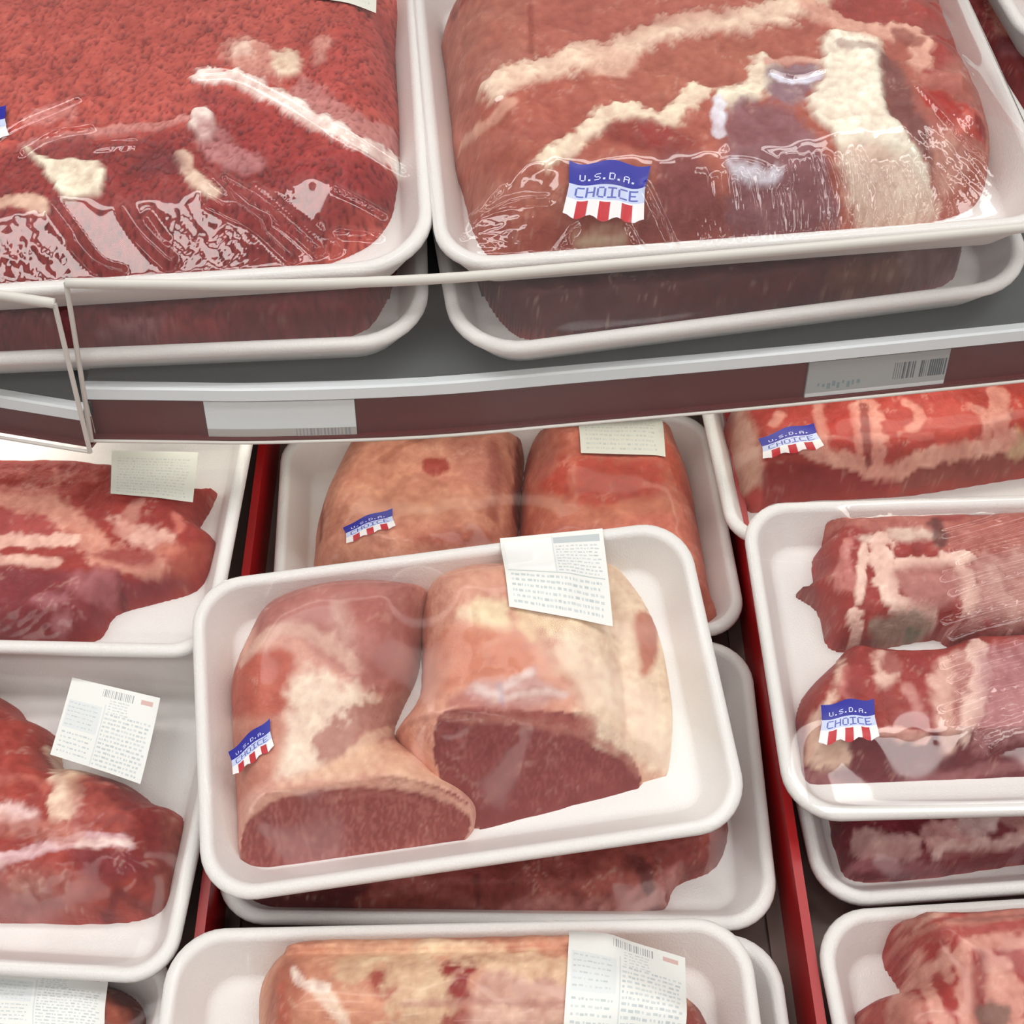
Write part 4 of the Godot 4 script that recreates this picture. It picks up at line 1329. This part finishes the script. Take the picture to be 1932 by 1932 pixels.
func package_cubed_steak() -> void:
	var o := pack("cubed_steak_package", "big tray of cubed beef steak with a painted glare strip, upper left on the shelf", Vector3(-0.1953, 1.0071, -0.0367), 22.00, -4.68, 300.0, 235.0, 36, 0.00)
	lobe([137, -111.5, 137, -59.9, 137, 9.5, 132.8, 48.2, 127.6, 67.3, 113.7, 83.5, 80.6, 95.8, 37.1, 98.1, -16.6, 100.9, -59.1, 103.2, -132.5, 107.1, -137, -15.3, -137, -111.5, -93.8, -111.5, 40.1, -111.5], 37, 28, "cc5c50", 0, 0, [], "")
	patch([-55.4, 43.3, -2.4, 35.1, 40.9, 29, 63.3, 43.7, 95.9, 64.4, 131.6, 47.6, 125.4, 68.1, 80.7, 94.8, 5.1, 98.3, -58.3, 101.6], "902c30", 14, 0.8, 4, 0)
	patch([39.6, 2.5, 73.7, 18.7, 106.8, 46.7, 135, 41.5, 130.1, 58.1, 105.7, 72.6, 63.6, 53.1, 40.4, 19.2], "a43236", 10, 0.75, 4, 0)
	patch([88, -10.6, 141.8, -81.4, 137.8, -5.5, 118.1, 17.1, 96, 7.2], "bc4844", 10, 0.7, 3, 0)
	patch([-71.1, -78, 48.2, -68.2, 96, -42, 39.1, -9.4, -28, -3, -61.3, -2.4], "c85c50", 20, 0.5, 4, 0)
	patch([86.7, -23, 105.3, -39.4, 110, -45.2, 96, -53.1, 84.3, -37.5], "b0453f", 6, 0.5, 3, 0)
	patch([49.5, -33.1, 61, -37.6, 70.5, -29.6, 78.7, -23.6, 87.9, -19.4, 88, -5.4, 79, -1, 67.6, -5.4, 57.2, -9.7, 50, -20.7], "dca090", 6, 0.85, 3, 1.5)
	patch([75.2, -22.2, 85.6, -23.1, 88, -5.4, 76.7, -3.8], "ead0b8", 5, 0.9, 2, 1)
	patch([52, -29.4, 62.4, -30.3, 63.8, -19.6, 55.8, -20.2], "e8c4b4", 5, 0.8, 2, 1)
	patch([96, -31.1, 104.1, -32.3, 100.6, -14.8, 94.8, -14.4], "e0a898", 5, 0.7, 2, 1)
	patch([89.2, -3.6, 107.2, 14.8, 123.1, 23.3, 137.3, 7.7, 136.7, 25.2, 117.4, 42.5, 96, 25.4, 84.8, 11.3], "cc8c88", 6, 0.85, 2, 0)
	streak([39.2, -6.8, 55.1, -4.7, 71.2, 6.8, 88.2, 21.5, 106.9, 38.7, 122.4, 43.2, 136.6, 28.5], 12, "f4dcd4", 0.98, 2.5, 1.5)  # glare along the film fold, painted as a pale raised band
	patch([-44.3, 38, -39.7, 39.9, -31.4, 46.9, -11.9, 50, -3.8, 56.8, -4.7, 70.4, -11.9, 73.7, -20.1, 76, -24.7, 70.2, -32.7, 54.5], "f2e6d0", 4, 0.95, 1.5, 2)  # film glare painted on as a cream patch
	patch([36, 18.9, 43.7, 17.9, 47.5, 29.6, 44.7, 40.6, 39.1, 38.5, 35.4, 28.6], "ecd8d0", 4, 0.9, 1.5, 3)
	streak([44.5, 35.8, 52.6, 49.1, 63.6, 56.2], 16, "c89090", 0.6, 6, 0)
	streak([33.3, 50.6, 37.2, 64.8, 48.1, 75.1], 8, "e4c4b0", 0.85, 3, 1)
	streak([-43.6, 34.9, -24.4, 31.7, -5.1, 28.5, 18.8, 27.2, 31.8, 23.4], 6, "dc9c94", 0.8, 3, 1)
	patch([-34.8, 35.6, -15.8, 30.8, -12.7, 40.6, -23.1, 44.4], "942c30", 6, 0.8, 1.5, 0)
	patch([13.6, 45.9, 26.4, 43.8, 33.6, 56.8, 21.1, 61.9, 10.2, 58], "743038", 8, 0.7, 1.5, 0)
	patch([-46.8, 17, -35.7, 8.1, -21.7, 4.2, -22.6, 17.4, -25.2, 23.6, -29.1, 18.5, -40.7, 22.4], "dc9890", 6, 0.7, 3, 0)
	streak([-51.6, 72.5, -43.4, 72.6, -31.5, 77.5], 8, "ecc8b0", 0.8, 3, 0)
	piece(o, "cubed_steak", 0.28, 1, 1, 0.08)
	stretch_film(1.4)
	pleat([-26.1, 78.5, -17, 91.2, -5.7, 106.8, 4.8, 110.9], 3.6, 3.52)
	pleat([-17.1, 96.4, -6.6, 108.1], 2.64, 2.4)
	pleat([7.1, 82.1, 15.1, 94.7, 27.5, 107.6], 4.8, 4)
	pleat([17.3, 86.2, 25.4, 98.4], 3, 2.56)
	pleat([44.8, 64.4, 58.5, 82.3, 73.7, 98, 83.9, 108.9], 3.6, 3.52)
	pleat([53.4, 68.1, 69, 80.2, 84.2, 93.6, 96.5, 106.1], 3.6, 3.84)
	pleat([67.3, 73.3, 82.3, 86.6, 94.6, 98.3, 104.9, 106.4], 3, 3.2)
	pleat([46.9, 79.4, 57.2, 85.1, 71.7, 91.1], 4.8, 3.52)
	pleat([104.9, 73.6, 116.3, 79.4, 127.7, 86.8], 2.64, 2.4)
	pleat([97.9, 91.3, 103.9, 106.3], 3, 2.56)
	pleat([105.2, 96.3, 115.7, 97.6, 125.2, 99.3], 3.6, 2.56)
	pleat([-56.8, 31.2, -47, 22.4, -32.7, 13.8, -20.2, 6.6], 3.6, 2.88)
	pleat([-43.5, 43.3, -29.7, 31.9, -11.5, 28.5], 3.6, 3.52)
	pleat([-9.4, 39.8, 0.2, 39.1, 9.9, 38.3], 2.4, 2.24)
	pleat([-9, 44.6, 0.6, 43.8, 9.2, 43.7], 2.4, 1.92)
	pleat([39.4, -5.4, 55.2, -4.1, 71.3, 7.4, 88.3, 22.1, 107, 39.9, 122.7, 48.2, 137.5, 56.5], 6, 4)
	crinkle(4.8, 42.6, 15.3, 1, 0.997, -0.0808, 4)
	crinkle(42.1, 104.1, 31.4, 0.6, 0.576, 0.817, 6)
	crinkle(-35.6, 102.0, 27.8, 0.6, 0.493, 0.87, 7)
	crinkle(69.2, 77.3, 21.0, 0.8, 0.729, 0.685, 4)
	cover(o, "film_gathered")
	lay(o, "grade_badge", [-90.5, 10.2, -56.1, 8.4, -51.4, 33.5, -85.9, 37], 12, mats.badge, 0.5, 0.1)
	lay(o, "price_label", [89.4, -135.3, 130.7, -122.1, 127.9, -57, 93.7, -63.8], 12, mats.label_plain, 0.6, 0)


func package_big_roast() -> void:
	var o := pack("beef_roast_package", "large tray of a fat-streaked beef roast with gathered film, on the shelf", Vector3(0.1043, 1.0178, -0.0579), 22.00, -5.72, 302.0, 235.0, 26, 0.00)
	lobe([-122.5, -92.6, -138, -66.8, -138, -37.2, -138, 2.8, -138, 34.3, -134.5, 52.1, -132.7, 68.9, -126.6, 88.9, -110.5, 99.3, -38.8, 99.8, 40.6, 97.5, 105.6, 88.4, 126.9, 76, 138, 48.8, 138, 8.3, 138, -39.6, 138, -89.7, 33.8, -111.5, -76.3, -111.5], 46, 30, "ba6c5a", 0, 0, [], "")
	streak([-126.3, -58.5, -142.2, -74.6, -146.9, -43.1, -146.6, -10.1, -139.7, 33.7], 16, "94342a", 0.8, 6, 0)
	streak([-133.1, -66.9, -140.9, -55.6, -140.6, -22, -135.6, 29.2], 10, "dc8c78", 0.6, 5, 0)
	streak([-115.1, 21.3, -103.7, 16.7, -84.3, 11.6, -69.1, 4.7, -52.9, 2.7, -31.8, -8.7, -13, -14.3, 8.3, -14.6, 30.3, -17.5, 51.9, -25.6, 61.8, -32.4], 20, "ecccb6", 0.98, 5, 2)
	patch([-68.8, 2.3, -55.5, -1.2, -44.3, 9.6, -52.3, 20.7, -67.6, 16.8], "e8c0aa", 6, 0.8, 1.5, 0)
	patch([-125.1, -51.8, -92.7, -42.7, -95.3, -2.7, -115.6, 9.5, -128, -18.4], "b87460", 16, 0.6, 1.5, 0)
	patch([-86.2, -42, 29.6, -38.2, 9.3, -19.6, -24.7, -12.9, -74.5, -3.1, -91.1, 2.5], "bc6858", 16, 0.6, 1.5, 0)
	streak([-91.9, -37.4, -93.2, -19.8, -95.3, -2.7], 3, "984434", 0.8, 2, 0)
	streak([-2, -3.2, 2.7, 14.3, 1.2, 30.8], 4, "9c4c3c", 0.7, 3, 0)
	streak([-38.8, 15, -35.6, 34, -34.7, 47.8], 4, "a05040", 0.7, 3, 0)
	patch([-109.8, 30.6, -90.1, 21.6, -72.5, 30.3, -81.7, 54.3, -94, 68.3, -105.7, 51.3], "b86454", 14, 0.6, 1.5, 0)
	patch([-41.6, 12.3, -10.4, -1.6, 18.7, -1.1, 15.4, 22.8, 0.5, 42.3, -17.1, 35.9, -40.4, 45], "ba705a", 14, 0.6, 1.5, 0)
	streak([-134.1, 32, -121.6, 40.5, -110.2, 35.1], 8, "dca892", 0.7, 4, 0)
	patch([-107.9, 57.1, -94, 68.3, -89.3, 79.9, -107.3, 80.7, -116.3, 65.4], "a85c48", 12, 0.6, 1.5, 0)
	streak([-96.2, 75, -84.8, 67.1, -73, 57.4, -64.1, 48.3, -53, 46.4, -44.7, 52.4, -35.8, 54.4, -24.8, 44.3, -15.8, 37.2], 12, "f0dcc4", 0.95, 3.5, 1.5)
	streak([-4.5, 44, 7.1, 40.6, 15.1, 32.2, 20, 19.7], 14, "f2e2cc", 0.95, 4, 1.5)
	streak([21.1, 18.6, 37.3, 17.8, 49.3, 21.4], 5, "d8a494", 0.9, 2.5, 0)
	patch([-65.1, 55.9, -50.9, 52.9, -36.5, 58.8, -25.6, 66.5, -24.1, 75.8, -39.4, 77.5, -53.8, 71.8, -64.9, 64.8], "963c34", 8, 0.9, 2, 0)
	patch([-48.6, 57.6, -36.9, 61, -38.5, 71.2, -48.6, 68], "a03030", 6, 0.6, 1.5, 0)
	patch([-42.1, 74.6, -24.3, 78.4, -15.7, 88.8, -7.9, 97, -54.6, 98.3, -46.2, 89.5], "8a4a4e", 10, 0.8, 3, 0)
	patch([-3.4, 46.4, 19.5, 48.7, 29.2, 61, 35.4, 78.5, 42.1, 89.4, 43.9, 96.3, -6, 98, -9.4, 85.2, -11.3, 71.7], "8e6068", 10, 0.9, 3, 0)
	patch([20.3, 22.1, 46.9, 24.7, 38.8, 39.2, 30.1, 49.8, 18.9, 44.1], "8a707c", 6, 0.85, 2, 0)
	patch([55.9, 0.1, 80.1, 7.5, 75.7, 31.2, 71.7, 58.5, 78.2, 72.9, 93.6, 86.2, 97.9, 89.5, 60.4, 94.8, 48.1, 86.1, 42, 73.8, 34.2, 52.5, 45.5, 30.5], "f4ead8", 7, 0.97, 2, 2.5)  # cream fat, with the glare over it painted in
	patch([77.7, 17, 86.2, 27.5, 88.1, 55.6, 91.1, 74.7, 92.1, 82.5, 79.6, 74.2, 71.3, 53.9], "7c4a48", 8, 0.9, 2, 0)
	patch([43, 81.9, 58.9, 76.5, 90.2, 86.3, 97.9, 89.5, 57.1, 94.9], "dcb8a8", 10, 0.8, 3, 0)
	patch([65.5, -26.8, 169.3, -97.4, 164.1, -25.1, 160.2, -12.3, 99.9, 36, 100.8, 9.6, 79.4, -2.5], "ac3c36", 8, 0.9, 2, 0)
	streak([49.7, -23.2, 64.6, -9, 78.2, 2.4, 94.8, 1.5, 101.7, 12.1, 96.2, 26.1], 12, "e6b09c", 0.95, 3.5, 1.5)
	streak([90.9, 3.6, 94.7, 7.7, 98.9, 10.6], 8, "a05448", 0.8, 3, 0)
	streak([99.3, 38.2, 117.1, 34.6, 157.7, -10], 9, "d08a7c", 0.8, 4, 0)
	patch([91.2, 44.4, 159.4, -9.8, 147.7, 34.1, 112.3, 76.8, 93, 68.9], "b4685c", 8, 0.8, 2, 0)
	streak([97, 51.9, 102.4, 61, 118.7, 65.1], 14, "b42c24", 0.9, 4, 0)
	patch([104.8, 65.6, 123.6, 53.6, 145.8, 29.1, 109.7, 71], "e07868", 6, 0.7, 1.5, 0)
	streak([118.7, 64, 121.5, 63.1], 10, "8c1818", 0.9, 3, 0)
	patch([91.1, 71.5, 112.9, 78, 105.1, 85.4, 95.1, 87.8], "d09a8c", 8, 0.8, 2, 0)
	patch([-131.5, 72.9, -112.7, 90.8, -90.3, 93.7, -88.8, 98.6, -111.9, 98, -126.4, 87.2], "a8584c", 8, 0.8, 2, 0)
	patch([-134.4, 49.5, -114.4, 77.3, -89.8, 86.1, -91.8, 92.4, -127.1, 80], "b87868", 12, 0.6, 1.5, 0)
	patch([-84.2, 96.9, -70.5, 96, -59.6, 96.7, -60.7, 99, -79.5, 99.2], "d0b8a0", 8, 0.8, 2, 0)
	patch([-9.4, 81, 2.8, 81.6, 15.2, 85, 13.7, 87.5, -4.9, 87.3], "dcd4e0", 5, 0.9, 2, 0)  # white gloss of the film, painted into the meat colour
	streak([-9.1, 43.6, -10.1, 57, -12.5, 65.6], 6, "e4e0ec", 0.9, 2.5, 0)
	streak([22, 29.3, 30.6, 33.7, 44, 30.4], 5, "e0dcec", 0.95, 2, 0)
	streak([59.9, 10.4, 67, 14.7, 75.4, 13.2], 6, "b09088", 0.8, 2.5, 0)
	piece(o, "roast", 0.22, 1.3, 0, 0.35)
	stretch_film(1.2)
	pleat([-25.7, 86.1, -25.4, 99.9, -25.9, 115.5], 2, 1.95448)
	pleat([-22.6, 86.3, -22, 99.9, -22.4, 115.3], 2, 1.96223)
	pleat([-18.1, 88.3, -17.3, 101, -17.4, 115], 2, 2.47123)
	pleat([-16, 87.9, -15, 100.5, -15.1, 114.8], 2, 1.78736)
	pleat([-12.7, 86.9, -11.6, 100.1, -11.5, 114.6], 2, 1.70016)
	pleat([-8.4, 89.4, -6.8, 101.2, -6.5, 114.3], 2, 2.52931)
	pleat([-5, 87.5, -3.5, 100.4, -3.1, 114.1], 2, 1.83379)
	pleat([-2.1, 89, -0.4, 101.1, 0.2, 113.9], 2, 2.59651)
	pleat([1.8, 87.8, 3.7, 100.3, 4.3, 113.6], 2, 2.24819)
	pleat([4.7, 88.8, 6.8, 100.7, 7.6, 113.4], 2, 1.64891)
	pleat([7.8, 87.8, 10.1, 99.9, 10.8, 113.2], 2, 2.70842)
	pleat([11.5, 89.6, 14.1, 100.9, 15.2, 113], 2, 1.82034)
	pleat([15.7, 82.2, 18.2, 96.8, 19, 112.7], 2, 2.63524)
	pleat([18.9, 82.2, 21.6, 96.7, 22.5, 112.5], 2, 1.97952)
	pleat([21.8, 82.2, 24.7, 96.6, 25.7, 112.3], 2, 1.62585)
	pleat([24.7, 83, 27.7, 96.9, 28.8, 112.1], 2, 1.46053)
	pleat([27.7, 82.5, 30.8, 96.6, 32, 111.9], 2, 1.79261)
	pleat([31.9, 82.3, 35.3, 96.3, 36.4, 112.1], 2, 1.87998)
	pleat([36, 82, 39.8, 95.8, 40.9, 111.8], 2, 1.97791)
	pleat([38, 83, 41.7, 96.8, 43.1, 111.7], 2, 1.78683)
	pleat([41.6, 83.3, 45.6, 96.5, 47, 111.5], 2, 1.84894)
	pleat([45.3, 83.9, 49.5, 96.9, 51.1, 111.2], 2, 1.54137)
	pleat([48, 82.3, 52.2, 96.1, 53.8, 111.1], 2, 2.47123)
	pleat([52.4, 82.2, 57, 95.6, 58.6, 110.8], 2, 1.86349)
	pleat([54.7, 86.6, 59.3, 98.2, 61.4, 110.6], 2, 1.45994)
	pleat([58.9, 87.8, 63.8, 98.7, 66.1, 110.3], 2, 2.73663)
	pleat([62.2, 88.4, 67.4, 98.9, 69.7, 110.5], 2, 1.42546)
	pleat([64.9, 88.2, 70.1, 99, 72.5, 110.4], 2, 2.48534)
	pleat([68.4, 88.5, 74.1, 98.5, 76.4, 110.1], 2, 2.26871)
	pleat([72.9, 86.7, 78.5, 97.7, 80.9, 109.8], 2, 1.66798)
	pleat([75.7, 86.3, 81.4, 97.4, 83.9, 109.7], 2, 1.93429)
	pleat([80, 87, 86.1, 97.4, 88.7, 109.4], 2, 1.41316)
	pleat([81.9, 86.5, 88.1, 97.1, 90.6, 109.3], 2, 2.49724)
	pleat([85.9, 86.9, 92.1, 97.4, 94.9, 109], 2, 1.53594)
	crinkle(-116.9, 102.7, 32.7, 0.6, 0.991, -0.133, 5)
	crinkle(98.3, 79.2, 28.9, 0.9, 0.675, 0.737, 5)
	pleat([-50.4, 89.6, -44.9, 101.7, -39.7, 114.7], 2.6, 2.2)
	pleat([-60.3, 104.8, -55.4, 114.1], 2, 1.4)
	pleat([-84.2, 103.4, -92.3, 109.8, -99.2, 117.8], 1.8, 1.4)
	pleat([-87.3, 104.6, -89.9, 114.7], 1.8, 1.4)
	pleat([-132.5, 92.5, -115.7, 89.8, -97.9, 91.6], 3, 1.6)
	pleat([-137.7, 100.7, -132.5, 92.5, -117.9, 81.7], 3, 2)
	pleat([87.8, 44.7, 100.8, 71.3, 116.2, 83.2], 2.6, 2)
	pleat([-7.4, 42.1, -11.8, 57.4, -10.4, 75.6], 4, 2.5)
	pleat([-9.5, 81.5, 2.5, 82.7, 14.3, 88.1], 6, 2.5)
	pleat([20.7, 27.5, 30.6, 33.2, 45.6, 30], 4, 2)
	cover(o, "film_gathered")
	lay(o, "grade_badge", [-85.7, 77.7, -47.1, 81.5, -53.7, 105.9, -91.3, 100.6], 18, mats.badge, 0.5, 0.1)


func package_shelf_far_right() -> void:
	var o := pack("roast_package", "foam tray whose near left corner just enters at the top right of the picture", Vector3(0.4031, 1.0801, -0.2122), 22.00, -10.00, 300.0, 235.0, 26, 0.00)
	lobe([-115, -80, 0, -95, 120, -80, 120, 60, 0, 85, -110, 75], 36, 20, "b85c50", 0, 0, [], "")
	piece(o, "roast", 0.25, 1, 0, 0.35)
	stretch_film(4)
	cover(o, "film")


func package_shelf_lower_far_right() -> void:
	var o := pack("roast_package", "lower tray of dark red meat in the gap right of the big roast", Vector3(0.4040, 1.0265, -0.1648), 22.00, -12.00, 290.0, 235.0, 26, 0.00)
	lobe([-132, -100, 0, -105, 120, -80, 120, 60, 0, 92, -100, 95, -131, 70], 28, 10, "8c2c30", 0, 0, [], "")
	patch([-127.1, -16.7, -116.2, -19.2, -124.4, 3.2, -131.9, 3.7], "c08070", 6, 0.7, 1.5, 0)
	patch([-133, 6.9, -122.2, 17.8, -125.9, 26.3, -133.1, 17], "9a5a62", 5, 0.7, 1.5, 0)
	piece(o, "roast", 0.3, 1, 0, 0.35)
	stretch_film(4)
	cover(o, "film")


# ---------- print ----------

const LETTERS := {
	"U": "10001100011000110001100011000101110", "S": "01111100001000001110000010000111110", "D": "11110100011000110001100011000111110",
	"A": "01110100011000111111100011000110001", "C": "01111100001000010000100001000001111", "H": "10001100011000111111100011000110001",
	"O": "01110100011000110001100011000101110", "I": "11111001000010000100001000010011111", "E": "11111100001000011110100001000011111", ".": "00000000000000000000000000110001100",
}


func write(im: Image, text: String, x: int, y: int, k: int, c: Color, wide := 1.0) -> void:
	for n in text.length():
		var bits: String = LETTERS[text[n]]
		for b in 35:
			if bits[b] == "1":
				im.fill_rect(Rect2i(x + int((n * 6 + b % 5) * k * wide), y + (b / 5) * k, int(ceil(k * wide)), k), c)


func finish(im: Image) -> ImageTexture:
	im.generate_mipmaps()
	return ImageTexture.create_from_image(im)


func badge_print() -> ImageTexture:
	# the grade badge: a blue top, a white band, red and white stripes below
	var im := Image.create(192, 192, false, Image.FORMAT_RGB8)
	im.fill(Color("e9e9f2"))
	im.fill_rect(Rect2i(0, 0, 192, 76), Color("25259a"))
	im.fill_rect(Rect2i(0, 76, 192, 52), Color("c9d2f0"))
	write(im, "U.S.D.A.", 26, 40, 3, Color("dfe4fa"), 1.0)
	write(im, "CHOICE", 18, 84, 5, Color("5560b8"), 0.9)
	for k in 7:
		var x := int(192.0 * k / 7.0)
		im.fill_rect(Rect2i(x, 130, 28, 62), Color("c22a34") if k % 2 else Color("f4f0f2"))
	im.fill_rect(Rect2i(0, 126, 192, 5), Color("eef0f8"))
	return finish(im)


func label_print(kind: String) -> ImageTexture:
	# a scale label: rules, a bar code and rows of print too small to read
	var im := Image.create(256, 256, false, Image.FORMAT_RGB8)
	im.fill(Color("f0f1ee"))
	var rng := RandomNumberGenerator.new()
	rng.seed = kind.hash()
	var ink := Color("c3cccf")
	var rows := []
	if kind == "label_boxed":
		im.fill_rect(Rect2i(10, 14, 118, 122), Color("f8f9f8"))
		im.fill_rect(Rect2i(130, 14, 116, 20), Color("c4cccf"))
		im.fill_rect(Rect2i(126, 10, 3, 130), Color("dde3e4"))
		im.fill_rect(Rect2i(8, 140, 240, 3), Color("c2cccc"))
		for k in 9:
			rows.append([134, 42 + k * 11, 110, 6])
		for k in 6:
			rows.append([14, 152 + k * 16, 228, 9])
	elif kind == "label_full":
		for k in 18:
			im.fill_rect(Rect2i(96 + k * 5, 12, 1 + rng.randi() % 3, 24), Color("a2a6a8"))
		im.fill_rect(Rect2i(206, 18, 34, 14), Color("dcb9b4"))
		im.fill_rect(Rect2i(110, 60, 3, 190), Color("d9dfe0"))
		for k in 5:
			rows.append([120, 42 + k * 9, 60, 5])
		for k in 13:
			rows.append([116, 84 + k * 13, 130, 8])
		im.fill_rect(Rect2i(8, 70, 96, 90), Color("e4e8ea"))
		for k in 6:
			rows.append([12, 76 + k * 14, 86, 6])
		for k in 5:
			rows.append([12, 172 + k * 15, 90, 7])
	else:
		im.fill(Color("e6e6dc"))
		ink = Color("cdd1ca")
		for k in 13:
			rows.append([18, 40 + k * 16, 216, 9])
	for r in rows:
		var x: int = r[0]
		while x < r[0] + r[2] - 6:
			var w: int = 3 + rng.randi() % 9
			w = mini(w, r[0] + r[2] - x)
			var y: int = r[1]
			im.fill_rect(Rect2i(x, y + rng.randi() % 2, w, r[3] - 2), ink.lerp(Color("f0f1ee"), rng.randf() * 0.5))
			x += w + 2 + rng.randi() % 5
	return finish(im)


func tag_print(bars: bool) -> ImageTexture:
	var im := Image.create(256, 72, false, Image.FORMAT_RGB8)
	var rng := RandomNumberGenerator.new()
	rng.seed = 3
	if bars:
		im.fill(Color("a3a6a6"))
		im.fill_rect(Rect2i(0, 64, 256, 8), Color("d5dadb"))
		for k in 22:
			im.fill_rect(Rect2i(158 + k * 4 + (8 if k > 9 else 0), 18, 1 + rng.randi() % 3, 34), Color("49565a"))
		for k in 9:
			im.fill_rect(Rect2i(20 + k * 9, 42 + rng.randi() % 6, 4 + rng.randi() % 4, 6 + rng.randi() % 8), Color("7d9294"))
	else:
		im.fill(Color("e3e9ec"))
		im.fill_rect(Rect2i(0, 56, 256, 16), Color("b5b1ac"))  # shade along the bottom of the tag, painted into its print
		for k in 16:
			im.fill_rect(Rect2i(152 + k * 6, 57, 2 + rng.randi() % 3, 14), Color("8f9396"))
	return finish(im)
